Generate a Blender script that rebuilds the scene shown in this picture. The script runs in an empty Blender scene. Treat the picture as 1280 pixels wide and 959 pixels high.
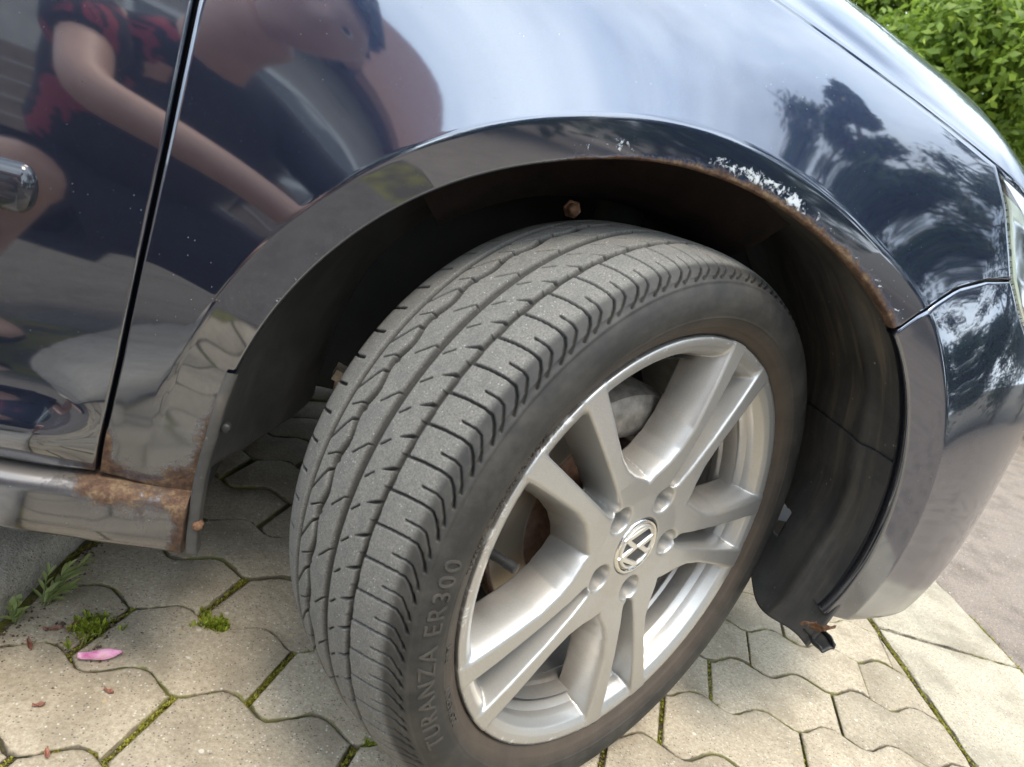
import bpy, bmesh, math, random
import numpy as np
from mathutils import Vector, Matrix
R = math.radians
rng = np.random.default_rng(7)
random.seed(7)
scn = bpy.context.scene
col = scn.collection

# ------------------------------------------------------------------ camera, sky, sun, exposure
CAM = Vector((-0.33618, -0.58370, 0.63392))
CR = Vector((0.94842, -0.15397, 0.27711))
CU = Vector((-0.21165, 0.34325, 0.91509))
CW = Vector((0.23602, 0.92654, -0.29295))
cd = bpy.data.cameras.new('camera')
cam = bpy.data.objects.new('camera', cd)
col.objects.link(cam)
cam.matrix_world = Matrix(((CR.x, CU.x, -CW.x, CAM.x), (CR.y, CU.y, -CW.y, CAM.y), (CR.z, CU.z, -CW.z, CAM.z), (0, 0, 0, 1)))
cd.sensor_width = 36.0
cd.lens = 860.07 / 1280 * 36
cd.dof.use_dof = True
cd.dof.focus_distance = 0.80
cd.dof.aperture_fstop = 8.5
cd.clip_start = 0.01
cd.clip_end = 3000
scn.camera = cam

SUN_EL, SUN_AZ = R(68), R(168)        # azimuth clockwise from +y
w = bpy.data.worlds.new('World')
scn.world = w
w.use_nodes = True
nt = w.node_tree
for n_ in list(nt.nodes):
    nt.nodes.remove(n_)
def wn(t, **k):
    n_ = nt.nodes.new(t)
    for a, b in k.items():
        setattr(n_, a, b)
    return n_
sky = wn('ShaderNodeTexSky', sky_type='NISHITA', sun_disc=False)
sky.sun_elevation = SUN_EL
sky.sun_rotation = SUN_AZ
sky.dust_density = 2.0
tc = wn('ShaderNodeTexCoord')
mp = wn('ShaderNodeMapping')
mp.inputs['Scale'].default_value = (1.0, 1.0, 1.9)
nz = wn('ShaderNodeTexNoise')
nz.inputs['Scale'].default_value = 1.7
nz.inputs['Detail'].default_value = 7
nz.inputs['Roughness'].default_value = 0.55
nz.inputs['Distortion'].default_value = 0.4
cr = wn('ShaderNodeValToRGB')
cr.color_ramp.elements[0].position = 0.36
cr.color_ramp.elements[1].position = 0.56
cr.color_ramp.elements[0].color = (0.35, 0.35, 0.35, 1)
nz2 = wn('ShaderNodeTexNoise')
nz2.inputs['Scale'].default_value = 3.1
nz2.inputs['Detail'].default_value = 6
cr2 = wn('ShaderNodeValToRGB')
cr2.color_ramp.elements[0].position = 0.3
cr2.color_ramp.elements[0].color = (11.5, 14.3, 18.2, 1)
cr2.color_ramp.elements[1].position = 0.7
cr2.color_ramp.elements[1].color = (22.5, 25.0, 27.0, 1)
mx = wn('ShaderNodeMix', data_type='RGBA')
bgn = wn('ShaderNodeBackground')
bgn.inputs['Strength'].default_value = 0.10
wo = wn('ShaderNodeOutputWorld')
L = nt.links.new
L(tc.outputs['Generated'], mp.inputs['Vector'])
L(mp.outputs[0], nz.inputs['Vector'])
L(mp.outputs[0], nz2.inputs['Vector'])
L(nz.outputs['Fac'], cr.inputs[0])
L(nz2.outputs['Fac'], cr2.inputs[0])
L(cr.outputs[0], mx.inputs[0])
L(sky.outputs[0], mx.inputs[6])
L(cr2.outputs[0], mx.inputs[7])
L(mx.outputs[2], bgn.inputs['Color'])
L(bgn.outputs[0], wo.inputs[0])

sd = bpy.data.lights.new('sun', 'SUN')
sd.energy = 1.9
sd.angle = R(20)
sd.color = (1.0, 0.88, 0.72)
sun = bpy.data.objects.new('sun', sd)
col.objects.link(sun)
sdir = Vector((math.sin(SUN_AZ) * math.cos(SUN_EL), math.cos(SUN_AZ) * math.cos(SUN_EL), math.sin(SUN_EL)))
sun.rotation_euler = sdir.to_track_quat('Z', 'Y').to_euler()
sun.location = (0, 0, 20)

scn.view_settings.view_transform = 'Standard'
scn.view_settings.look = 'None'
scn.view_settings.exposure = 0.74
scn.view_settings.gamma = 1.0
scn.render.engine = 'CYCLES'
scn.cycles.max_bounces = 8
scn.cycles.glossy_bounces = 5

# ------------------------------------------------------------------ helpers
def sstep(a, b, x):
    t = np.clip((np.asarray(x, float) - a) / (b - a), 0, 1)
    return t * t * (3 - 2 * t)

def tag(o, label=None, cat=None, group=None, kind=None):
    if label: o['label'] = label
    if cat: o['category'] = cat
    if group: o['group'] = group
    if kind: o['kind'] = kind
    return o

def empty(name, loc=(0, 0, 0), parent=None):
    o = bpy.data.objects.new(name, None)
    o.empty_display_size = 0.1
    o.location = loc
    col.objects.link(o)
    if parent: o.parent = parent
    return o

def mobj(name, verts, faces, mat=None, parent=None, smooth=True, attrs=None):
    me = bpy.data.meshes.new(name)
    verts = np.asarray(verts, dtype=np.float32).reshape(-1, 3)
    if isinstance(faces, np.ndarray):
        nf, k = faces.shape
        me.vertices.add(len(verts))
        me.vertices.foreach_set('co', verts.ravel())
        me.loops.add(nf * k)
        me.loops.foreach_set('vertex_index', faces.astype(np.int32).ravel())
        me.polygons.add(nf)
        me.polygons.foreach_set('loop_start', np.arange(0, nf * k, k, dtype=np.int32))
        me.polygons.foreach_set('loop_total', np.full(nf, k, dtype=np.int32))
        me.update(calc_edges=True)
    else:
        me.from_pydata([tuple(map(float, v)) for v in verts], [], [tuple(int(i) for i in f) for f in faces])
    me.validate()
    if smooth:
        me.polygons.foreach_set('use_smooth', np.ones(len(me.polygons), dtype=bool))
    if attrs:
        for k_, v_ in attrs.items():
            a = me.attributes.new(k_, 'FLOAT', 'POINT')
            a.data.foreach_set('value', np.asarray(v_, dtype=np.float32).ravel())
    if mat: me.materials.append(mat)
    o = bpy.data.objects.new(name, me)
    col.objects.link(o)
    if parent: o.parent = parent
    return o

def gridf(n, m, wrap_n=False, wrap_m=False, flip=False, off=0):
    i = np.arange(n if wrap_n else n - 1)
    j = np.arange(m if wrap_m else m - 1)
    I, J = np.meshgrid(i, j, indexing='ij')
    I2 = (I + 1) % n
    J2 = (J + 1) % m
    f = np.stack([I * m + J, I2 * m + J, I2 * m + J2, I * m + J2], -1).reshape(-1, 4)
    if flip: f = f[:, ::-1]
    return f + off

class MB:
    """collects closed shapes for one mesh"""
    def __init__(self): self.v = []; self.f = []
    def add(self, v, f):
        o = len(self.v)
        self.v += [tuple(map(float, p)) for p in v]
        self.f += [tuple(int(i) + o for i in q) for q in f]
    def box(self, c, s, M=None):
        v = []
        for x in (-.5, .5):
            for y in (-.5, .5):
                for z in (-.5, .5):
                    p = Vector((x * s[0], y * s[1], z * s[2]))
                    if M: p = M @ p
                    v.append((p.x + c[0], p.y + c[1], p.z + c[2]))
        self.add(v, [(0, 1, 3, 2), (4, 6, 7, 5), (0, 4, 5, 1), (2, 3, 7, 6), (0, 2, 6, 4), (1, 5, 7, 3)])
    def tube(self, pts, rad, seg=10, cap=True):
        pts = [Vector(p) for p in pts]
        if not hasattr(rad, '__len__'): rad = [rad] * len(pts)
        v = []; f = []
        up = Vector((0.3, 0.2, 1)).normalized()
        for i, p in enumerate(pts):
            t = (pts[min(i + 1, len(pts) - 1)] - pts[max(i - 1, 0)]).normalized()
            a = t.cross(up)
            if a.length < 1e-3: a = t.cross(Vector((1, 0, 0)))
            a.normalize(); b = t.cross(a)
            for k in range(seg):
                an = 2 * math.pi * k / seg
                v.append(p + (a * math.cos(an) + b * math.sin(an)) * rad[i])
        n = len(pts)
        for i in range(n - 1):
            for k in range(seg):
                k2 = (k + 1) % seg
                f.append((i * seg + k, i * seg + k2, (i + 1) * seg + k2, (i + 1) * seg + k))
        if cap:
            f.append(tuple(range(seg)))
            f.append(tuple((n - 1) * seg + k for k in range(seg))[::-1])
        self.add(v, f)
    def lathe(self, prof, seg=48, axis='y', c=(0, 0, 0), a0=0.0):
        """prof: list of (radius, axial)"""
        v = []; f = []
        m = len(prof)
        for k in range(seg):
            an = a0 + 2 * math.pi * k / seg
            for r_, h_ in prof:
                if axis == 'y': v.append((c[0] + r_ * math.cos(an), c[1] + h_, c[2] + r_ * math.sin(an)))
                else: v.append((c[0] + r_ * math.cos(an), c[1] + r_ * math.sin(an), c[2] + h_))
        for k in range(seg):
            k2 = (k + 1) % seg
            for j in range(m - 1):
                f.append((k * m + j, k * m + j + 1, k2 * m + j + 1, k2 * m + j))
        self.add(v, f)
    def build(self, name, mat=None, parent=None, smooth=True):
        return mobj(name, self.v, self.f, mat, parent, smooth)

def autosmooth(o, ang=35):
    me = o.data
    bm = bmesh.new(); bm.from_mesh(me)
    bmesh.ops.remove_doubles(bm, verts=bm.verts, dist=1e-6)
    bmesh.ops.recalc_face_normals(bm, faces=bm.faces)
    for e in bm.edges:
        if len(e.link_faces) == 2:
            e.smooth = e.calc_face_angle(0) < R(ang)
        else: e.smooth = False
    bm.to_mesh(me); bm.free()
    return o

# ------------------------------------------------------------------ materials
class NM:
    def __init__(self, name):
        self.m = bpy.data.materials.new(name)
        self.m.use_nodes = True
        self.t = self.m.node_tree
        self.b = self.t.nodes['Principled BSDF']
        self.out = self.t.nodes['Material Output']
        self.tc = self.n('ShaderNodeTexCoord')
        self.obj = self.tc.outputs['Object']
    def n(self, t, **k):
        x = self.t.nodes.new(t)
        for a, b in k.items(): setattr(x, a, b)
        return x
    def l(self, a, b): self.t.links.new(a, b)
    def setp(self, **k):
        for a, v in k.items():
            key = a.replace('_', ' ')
            s = self.b.inputs[key]
            if hasattr(v, 'is_linked') or isinstance(v, bpy.types.NodeSocket): self.l(v, s)
            else: s.default_value = v
    def val(self, s, x):
        if isinstance(x, bpy.types.NodeSocket): self.l(x, s)
        else: s.default_value = x
    def noise(self, scale, detail=4, rough=.55, vec=None, dist=0.0, off=None):
        v = vec or self.obj
        if off:
            ad = self.n('ShaderNodeVectorMath', operation='ADD'); self.l(v, ad.inputs[0]); ad.inputs[1].default_value = off; v = ad.outputs[0]
        x = self.n('ShaderNodeTexNoise'); self.l(v, x.inputs['Vector'])
        x.inputs['Scale'].default_value = scale; x.inputs['Detail'].default_value = detail
        x.inputs['Roughness'].default_value = rough; x.inputs['Distortion'].default_value = dist
        return x.outputs['Fac']
    def voro(self, scale, feature='F1', out='Distance', vec=None, rnd=1.0):
        x = self.n('ShaderNodeTexVoronoi', feature=feature); self.l(vec or self.obj, x.inputs['Vector'])
        x.inputs['Scale'].default_value = scale; x.inputs['Randomness'].default_value = rnd
        return x.outputs[out]
    def math(self, op, a, b=0.0, c=0.0, clamp=False):
        x = self.n('ShaderNodeMath', operation=op); x.use_clamp = clamp
        self.val(x.inputs[0], a); self.val(x.inputs[1], b); self.val(x.inputs[2], c)
        return x.outputs[0]
    def ss(self, x, a, b):
        r = self.n('ShaderNodeMapRange', interpolation_type='SMOOTHSTEP')
        self.val(r.inputs[0], x); self.val(r.inputs[1], a); self.val(r.inputs[2], b)
        return r.outputs[0]
    def ramp(self, x, stops):
        r = self.n('ShaderNodeValToRGB'); self.l(x, r.inputs[0])
        e = r.color_ramp.elements
        while len(e) < len(stops): e.new(0.5)
        for q, (p, c) in zip(e, stops):
            q.position = p; q.color = tuple(c) + (1,) if len(c) == 3 else c
        return r.outputs[0]
    def mix(self, f, a, b, mode='MIX'):
        x = self.n('ShaderNodeMix', data_type='RGBA', blend_type=mode)
        self.val(x.inputs[0], f)
        for s, v in ((x.inputs[6], a), (x.inputs[7], b)):
            if isinstance(v, bpy.types.NodeSocket): self.l(v, s)
            else: s.default_value = tuple(v) + (1,) if len(v) == 3 else v
        return x.outputs[2]
    def mixf(self, f, a, b):
        x = self.n('ShaderNodeMix', data_type='FLOAT')
        self.val(x.inputs[0], f); self.val(x.inputs[2], a); self.val(x.inputs[3], b)
        return x.outputs[0]
    def attr(self, name):
        x = self.n('ShaderNodeAttribute'); x.attribute_name = name
        return x.outputs['Fac']
    def bump(self, h, strength=.5, dist=.001, prev=None):
        x = self.n('ShaderNodeBump'); self.l(h, x.inputs['Height'])
        x.inputs['Strength'].default_value = strength; x.inputs['Distance'].default_value = dist
        if prev: self.l(prev, x.inputs['Normal'])
        return x.outputs[0]
    def sep(self, v=None):
        x = self.n('ShaderNodeSeparateXYZ'); self.l(v or self.obj, x.inputs[0]); return x.outputs

def simple(name, c, rough=.5, metal=0.0, nscale=None, namp=.25, bump=None, bscale=200, coat=0.0):
    m = NM(name)
    if nscale:
        f = m.noise(nscale, 6, .6)
        lo = tuple(x * (1 - namp) for x in c); hi = tuple(min(1, x * (1 + namp)) for x in c)
        m.setp(Base_Color=m.ramp(f, [(.3, lo), (.7, hi)]))
    else: m.setp(Base_Color=tuple(c) + (1,))
    m.setp(Roughness=rough, Metallic=metal)
    if coat: m.setp(Coat_Weight=coat, Coat_Roughness=.03)
    if bump: m.setp(Normal=m.bump(m.noise(bscale, 4), bump, .002))
    return m.m

def mat_paint(name='blue_paint', dirty=0.0):
    m = NM(name)
    flake = m.noise(2600, 1, .5)
    fl2 = m.voro(900, out='Color')
    base = m.mix(m.ss(flake, .35, .75), (.021, .030, .058), (.052, .068, .116))
    base = m.mix(.25, base, m.mix(.5, fl2, (.2, .2, .25)), 'SOFT_LIGHT')
    # dust specks
    spd = m.voro(150, out='Distance')
    spr = m.ss(m.noise(9, 3), .45, .75)
    spk = m.math('MULTIPLY', m.math('SUBTRACT', 1.0, m.ss(spd, .035, .075)), m.math('MULTIPLY_ADD', spr, .75, .06))
    # film of road dust
    dn = m.noise(5, 8, .65, dist=.5)
    dirt = m.attr('dirt')
    dmask = m.math('MULTIPLY', m.ss(m.math('ADD', dn, dirt), .62, 1.25), .75, clamp=True)
    c1 = m.mix(dmask, base, (.19, .165, .135))
    c1 = m.mix(spk, c1, (.62, .62, .60))
    # flaking lacquer
    fk = m.attr('flake')
    fn = m.math('ADD', m.math('ADD', m.math('MULTIPLY', m.noise(95, 7, .72, dist=1.0), .75), m.math('MULTIPLY', m.noise(420, 3), .16)), m.math('MULTIPLY', m.noise(28, 3), .27))
    fmask = m.ss(m.math('ADD', fn, m.math('MULTIPLY', fk, .36)), .865, .925)
    c2 = m.mix(fmask, c1, (.60, .64, .66))
    # rust
    rn = m.math('ADD', m.math('MULTIPLY', m.noise(42, 10, .80, dist=.4), 1.05), m.math('MULTIPLY_ADD', m.noise(300, 5, .75), .50, -.20))
    ru = m.attr('rust')
    rsum = m.math('ADD', rn, m.math('MULTIPLY', ru, .62))
    rmask = m.ss(rsum, .76, 1.02)
    rcol = m.ramp(m.noise(75, 9, .75), [(.28, (.022, .012, .008)), (.42, (.058, .028, .016)), (.52, (.105, .058, .032)), (.62, (.175, .118, .064)), (.70, (.14, .105, .055)), (.80, (.060, .030, .018))])
    c3 = m.mix(rmask, c2, rcol)
    rough = m.mixf(dmask, .30, .45)
    rough = m.mixf(fmask, rough, .5)
    rough = m.mixf(rmask, rough, .88)
    nonmetal = m.math('MAXIMUM', m.math('MAXIMUM', rmask, fmask), m.math('MAXIMUM', spk, dmask))
    metal = m.math('MULTIPLY', m.math('SUBTRACT', 1.0, nonmetal), .92)
    coat = m.math('MULTIPLY', m.math('SUBTRACT', 1.0, nonmetal), 1.0)
    bh = m.math('ADD', m.math('MULTIPLY', rmask, m.math('MULTIPLY_ADD', m.noise(300, 6, .7), 1.2, .3)), m.math('MULTIPLY', fmask, .8))
    peel = m.noise(75, 2, .4)
    nrm = m.bump(peel, .024, .0008)
    m.setp(Base_Color=c3, Roughness=rough, Metallic=metal, Coat_Weight=coat, Coat_Roughness=m.math('MULTIPLY_ADD', m.ss(dirt, .05, .5), .22, .038), Coat_IOR=2.55,
           Normal=m.bump(bh, .8, .0016, nrm))
    return m.m
M_paint = mat_paint()

def mat_rust():
    m = NM('rusty_steel')
    c = m.ramp(m.noise(110, 10, .75), [(.25, (.035, .016, .010)), (.42, (.105, .047, .023)), (.56, (.22, .115, .06)), (.7, (.34, .21, .12))])
    m.setp(Base_Color=c, Roughness=.92, Normal=m.bump(m.noise(420, 8, .75), 1.0, .003))
    return m.m
M_rust = mat_rust()

def mat_rubber(name='tyre_rubber'):
    m = NM(name)
    xyz = m.sep()
    r2 = m.math('SQRT', m.math('ADD', m.math('MULTIPLY', xyz[0], xyz[0]), m.math('MULTIPLY', xyz[2], xyz[2])))
    worn = m.attr('tread')           # 1 on the worn running surface, 0 in grooves and on the walls
    g1 = m.noise(620, 7, .85)
    g2 = m.noise(60, 8, .75, dist=.6)
    dusty = m.mix(m.ss(g1, .30, .70), (.072, .068, .060), (.235, .222, .196))
    dusty = m.mix(m.math('MULTIPLY', m.ss(g2, .42, .68), .55), dusty, (.10, .098, .092))
    spk = m.math('SUBTRACT', 1.0, m.ss(m.voro(360), .10, .26))
    spk = m.math('MULTIPLY', spk, m.ss(m.noise(160, 4), .50, .66))
    dusty = m.mix(m.math('MULTIPLY', spk, .85), dusty, (.50, .49, .45))
    side = m.mix(m.ss(m.noise(30, 8, .7), .35, .7), (.024, .023, .021), (.050, .046, .040))
    brown = m.math('MULTIPLY', m.math('SUBTRACT', 1.0, m.ss(r2, .242, .264)), m.math('MULTIPLY_ADD', m.noise(22, 5), .6, .25))
    side = m.mix(brown, side, (.095, .068, .047))
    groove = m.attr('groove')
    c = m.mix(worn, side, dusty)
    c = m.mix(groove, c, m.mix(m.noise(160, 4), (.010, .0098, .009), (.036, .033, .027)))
    an = m.math('ARCTAN2', xyz[2], xyz[0])
    hatch = m.math('SINE', m.math('MULTIPLY', an, 1050.0))
    hb = m.math('MULTIPLY', m.attr('hatch'), hatch)
    n1 = m.bump(g1, .35, .0012)
    m.setp(Base_Color=c, Roughness=m.mixf(worn, .62, .85), Normal=m.bump(hb, .22, .0004, n1))
    m.b.inputs['Specular IOR Level'].default_value = .35
    return m.m
M_rubber = mat_rubber()

def mat_alloy():
    m = NM('silver_alloy')
    xyz = m.sep()
    r2 = m.math('SQRT', m.math('ADD', m.math('MULTIPLY', xyz[0], xyz[0]), m.math('MULTIPLY', xyz[2], xyz[2])))
    fl = m.noise(1800, 2)
    base = m.mix(m.ss(fl, .35, .7), (.44, .43, .41), (.54, .53, .505))
    dust = m.math('MULTIPLY', m.ss(m.noise(11, 8, .7), .45, .8), .32)
    base = m.mix(dust, base, (.30, .235, .165))
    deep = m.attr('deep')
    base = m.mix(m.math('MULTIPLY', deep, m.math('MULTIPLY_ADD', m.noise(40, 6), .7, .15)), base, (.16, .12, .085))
    pit = m.math('SUBTRACT', 1.0, m.ss(m.voro(120), .03, .06))
    pit = m.math('MULTIPLY', pit, m.ss(m.noise(17, 3), .55, .7))
    base = m.mix(pit, base, (.13, .10, .08))
    edge = m.math('MULTIPLY', m.ss(r2, .2285, .2315), m.ss(m.noise(34, 6, .8, dist=1.0), .56, .62))
    base = m.mix(edge, base, (.80, .79, .77))
    m.setp(Base_Color=base, Metallic=m.mixf(dust, .72, .45), Roughness=m.mixf(edge, m.mixf(dust, .37, .5), .55), Coat_Weight=.2, Coat_Roughness=.15,
           Normal=m.bump(m.math('ADD', m.math('MULTIPLY', m.noise(260, 3), .12), m.math('MULTIPLY', edge, m.noise(700, 4))), .5, .0008))
    return m.m
M_alloy = mat_alloy()

M_chrome = simple('chrome', (.78, .77, .75), .12, 1.0)
M_dark_chrome = simple('dark_chrome', (.018, .022, .032), .3, .2, coat=.3)
M_emblem = simple('emblem_silver', (.74, .71, .66), .30, .75)
M_black = simple('black_plastic', (.016, .016, .016), .55, nscale=60, namp=.4)
M_void = simple('dark_underbody', (.010, .010, .010), .8, nscale=20, namp=.4)
M_bolt = simple('bolt_steel', (.22, .17, .12), .6, .7, nscale=120, namp=.6, bump=.4, bscale=400)

def mat_liner():
    m = NM('liner_plastic')
    f = m.noise(14, 8, .7, dist=.4)
    st = m.n('ShaderNodeMapping'); m.l(m.obj, st.inputs[0]); st.inputs['Scale'].default_value = (7, 48, 5)
    streak = m.noise(1.0, 6, .65, vec=st.outputs[0])
    c = m.mix(m.ss(f, .35, .75), (.036, .035, .033), (.072, .067, .060))
    c = m.mix(m.math('MULTIPLY', m.ss(streak, .46, .70), m.math('MULTIPLY_ADD', m.attr('dirt'), .42, .03)), c, (.21, .165, .115))
    sp = m.math('MULTIPLY', m.math('SUBTRACT', 1.0, m.ss(m.voro(95), .08, .16)), m.ss(m.noise(30, 4), .52, .66))
    c = m.mix(m.math('MULTIPLY', sp, m.attr('dirt')), c, (.26, .23, .18))
    m.setp(Base_Color=c, Roughness=.62, Normal=m.bump(m.noise(900, 3), .25, .0008))
    return m.m
M_liner = mat_liner()

def mat_disc():
    m = NM('brake_disc_iron')
    xyz = m.sep()
    r2 = m.math('SQRT', m.math('ADD', m.math('MULTIPLY', xyz[0], xyz[0]), m.math('MULTIPLY', xyz[2], xyz[2])))
    ringn = m.n('ShaderNodeCombineXYZ'); m.l(m.math('MULTIPLY', r2, 900.0), ringn.inputs[0])
    rg = m.noise(1.0, 3, vec=ringn.outputs[0])
    swept = m.math('MULTIPLY', m.ss(r2, .092, .095), m.math('SUBTRACT', 1.0, m.ss(r2, .136, .139)))
    iron = m.mix(rg, (.33, .27, .20), (.52, .45, .36))
    rust = m.ramp(m.noise(70, 8, .7), [(.3, (.05, .026, .016)), (.55, (.14, .078, .05)), (.75, (.24, .15, .1))])
    m.setp(Base_Color=m.mix(swept, rust, iron), Metallic=m.math('MULTIPLY', swept, .8), Roughness=m.mixf(swept, .9, .34), Normal=m.bump(rg, .15, .0004))
    return m.m
M_disc = mat_disc()

def mat_concrete(name, lo, hi, grit=.35, speck=True, joint=False):
    m = NM(name)
    oi = m.n('ShaderNodeObjectInfo')
    ge = m.n('ShaderNodeNewGeometry')
    P = ge.outputs['Position']
    a = m.noise(190, 9, .82, vec=P)
    b = m.noise(9, 5, .6, vec=P)
    c = m.mix(m.ss(a, .30, .70), lo, hi)
    c = m.mix(m.math('MULTIPLY', m.ss(b, .42, .70), .6), c, tuple(x * .70 for x in lo))
    vc = m.voro(330, out='Color', vec=P)
    vd = m.voro(330, out='Distance', vec=P)
    vs = m.n('ShaderNodeSeparateColor'); m.l(vc, vs.inputs[0])
    white = m.math('MULTIPLY', m.ss(vs.outputs[0], .90, .93), m.math('SUBTRACT', 1.0, m.ss(vd, .30, .42)))
    dark = m.math('MULTIPLY', m.ss(vs.outputs[1], .80, .84), m.math('SUBTRACT', 1.0, m.ss(vd, .25, .40)))
    tan = m.math('MULTIPLY', m.ss(vs.outputs[2], .72, .78), m.math('SUBTRACT', 1.0, m.ss(vd, .35, .5)))
    if speck:
        c = m.mix(m.math('MULTIPLY', tan, .7), c, (.36, .29, .19))
        c = m.mix(m.math('MULTIPLY', white, .7), c, (.62, .59, .52))
        c = m.mix(m.math('MULTIPLY', dark, .8), c, (.115, .10, .085))
    big = m.voro(46, out='Distance', vec=P)
    bc = m.voro(46, out='Color', vec=P)
    bs = m.n('ShaderNodeSeparateColor'); m.l(bc, bs.inputs[0])
    peb = m.math('MULTIPLY', m.math('SUBTRACT', 1.0, m.ss(big, .10, .15)), m.ss(bs.outputs[0], .80, .82))
    c = m.mix(m.math('MULTIPLY', peb, .8), c, m.mix(m.ss(bs.outputs[1], .4, .6), (.62, .58, .50), (.48, .36, .20)))
    hs = m.n('ShaderNodeHueSaturation'); m.l(c, hs.inputs['Color'])
    m.l(m.math('MULTIPLY_ADD', oi.outputs['Random'], .22, .90), hs.inputs['Value'])
    c = hs.outputs[0]
    edge = m.attr('edge')
    gr = m.math('MULTIPLY', m.ss(m.math('ADD', edge, m.noise(70, 5, .7, vec=P)), .98, 1.35), .8)
    c = m.mix(gr, c, m.mix(m.ss(m.noise(14, 3, vec=P), .45, .6), (.085, .068, .045), (.13, .13, .025)))
    h = m.math('ADD', m.math('MULTIPLY', a, .8), m.math('MULTIPLY', m.math('SUBTRACT', 1.0, vd), .6))
    m.setp(Base_Color=c, Roughness=.9, Normal=m.bump(h, grit, .0022))
    m.b.inputs['Specular IOR Level'].default_value = .25
    return m.m
M_paver = mat_concrete('paver_concrete', (.272, .224, .158), (.515, .445, .335))
M_slab = mat_concrete('slab_concrete', (.31, .27, .20), (.54, .485, .38), .6)
M_kerb = mat_concrete('kerb_concrete', (.33, .29, .235), (.60, .55, .47), .9)
M_yard = mat_concrete('yard_asphalt', (.060, .053, .046), (.15, .13, .11), .8)
M_road = mat_concrete('road_asphalt', (.165, .130, .108), (.36, .30, .25), .8)

def mat_joint():
    m = NM('joint_fill')
    ge = m.n('ShaderNodeNewGeometry'); P = ge.outputs['Position']
    mo = m.ss(m.noise(5.5, 5, .65, vec=P), .44, .60)
    dirtc = m.mix(m.noise(300, 6, .7, vec=P), (.025, .019, .013), (.12, .09, .06))
    moss = m.ramp(m.noise(420, 5, .7, vec=P), [(.3, (.075, .07, .012)), (.55, (.22, .205, .03)), (.75, (.34, .30, .045))])
    m.setp(Base_Color=m.mix(mo, dirtc, moss), Roughness=.95, Normal=m.bump(m.noise(500, 6, .7, vec=P), 1.0, .004))
    return m.m
M_joint = mat_joint()

def mat_leaf(name, lo, hi, trans=.35, yellow=None):
    m = NM(name)
    v = m.attr('tone')
    stops = [(.0, lo), (.75, hi)] + ([(1.0, yellow)] if yellow else [])
    c = m.ramp(v, stops)
    m.setp(Base_Color=c, Roughness=.45)
    m.b.inputs['Specular IOR Level'].default_value = .4
    tr = m.n('ShaderNodeBsdfTranslucent'); m.l(c, tr.inputs[0])
    ms = m.n('ShaderNodeMixShader'); ms.inputs[0].default_value = trans
    m.l(m.b.outputs[0], ms.inputs[1]); m.l(tr.outputs[0], ms.inputs[2]); m.l(ms.outputs[0], m.out.inputs[0])
    return m.m
M_bush = mat_leaf('bush_leaf', (.105, .165, .022), (.27, .38, .055), .5, (.48, .56, .10))
M_tree = mat_leaf('tree_leaf', (.018, .042, .014), (.06, .11, .03), .25)
M_weed = mat_leaf('weed_leaf', (.19, .24, .08), (.36, .42, .15), .35, (.50, .50, .22))
M_mossg = mat_leaf('moss_green', (.16, .20, .02), (.34, .40, .04), .35, (.46, .44, .07))
M_mossy = mat_leaf('moss_olive', (.13, .12, .014), (.34, .32, .04), .25, (.52, .44, .05))
M_bark = simple('bark', (.09, .065, .045), .9, nscale=20, namp=.5, bump=.8, bscale=40)
M_skin = simple('skin', (.52, .31, .235), .5, nscale=14, namp=.12)
M_hair = simple('hair', (.022, .018, .015), .5, nscale=90, namp=.6)
M_denim = simple('dark_cotton', (.020, .021, .032), .85, nscale=80, namp=.3)
M_plaster = simple('house_plaster', (.40, .37, .33), .9, nscale=6, namp=.15, bump=.3, bscale=60)
M_wood = simple('weathered_wood', (.17, .125, .095), .8, nscale=14, namp=.35)
M_tile = simple('roof_tile', (.17, .075, .05), .8, nscale=20, namp=.4)
M_win = simple('window_glass', (.03, .035, .04), .05, 0, coat=1)
M_whitep = simple('white_frame_paint', (.7, .7, .68), .4)

# ------------------------------------------------------------------ ground
LA = np.array([0.9769, -0.2138]); LB = np.array([0.2138, 0.9769]); LO = np.array([0.4268, 0.3183])
PA, PBX, PBY = 0.2047, 0.0941, 0.1110
def lat(t, b): return LO + LA * t + LB * b
def wave(j, t):
    ph = ((t - j * PBX) / (PA / 2)) % 1.0
    return j * PBY + 0.026 * np.interp(ph, [0, .08, .40, .47, .55, .62, .93, 1.0], [.02, .10, .93, 1, 1, .93, .06, .02]) - .002

def sheet(name, x0, x1, y0, y1, z, mat, n=2):
    xs = np.linspace(x0, x1, n); ys = np.linspace(y0, y1, n)
    Xg, Yg = np.meshgrid(xs, ys, indexing='ij')
    return mobj(name, np.stack([Xg, Yg, np.full_like(Xg, z)], -1), gridf(n, n), mat, smooth=False)

# yard
# the kerb line on the right of the paving (the pavers end there) and the road beyond
KA, KB = np.array([0.686, 0.066]), np.array([0.761, 0.394])
kd = (KB - KA) / np.linalg.norm(KB - KA); kn = np.array([kd[1], -kd[0]])     # kn points forward (+x)
def kpt(s, t): return KA + kd * s + kn * t
g = sheet('ground', -600, 600, -600, 600, -0.03, simple('soil', (.10, .085, .06), .95, nscale=1.5, namp=.4)); tag(g, kind='structure')

quad = [kpt(-40, .305), kpt(60, .305), kpt(60, 5.5), kpt(-40, 5.5)]
road = mobj('road', [(p[0], p[1], -0.006) for p in quad] + [(p[0], p[1], -0.09) for p in quad], [(3, 2, 1, 0), (0, 1, 5, 4), (1, 2, 6, 5), (2, 3, 7, 6), (3, 0, 4, 7)], M_road, smooth=False)
tag(road, kind='structure')

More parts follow.
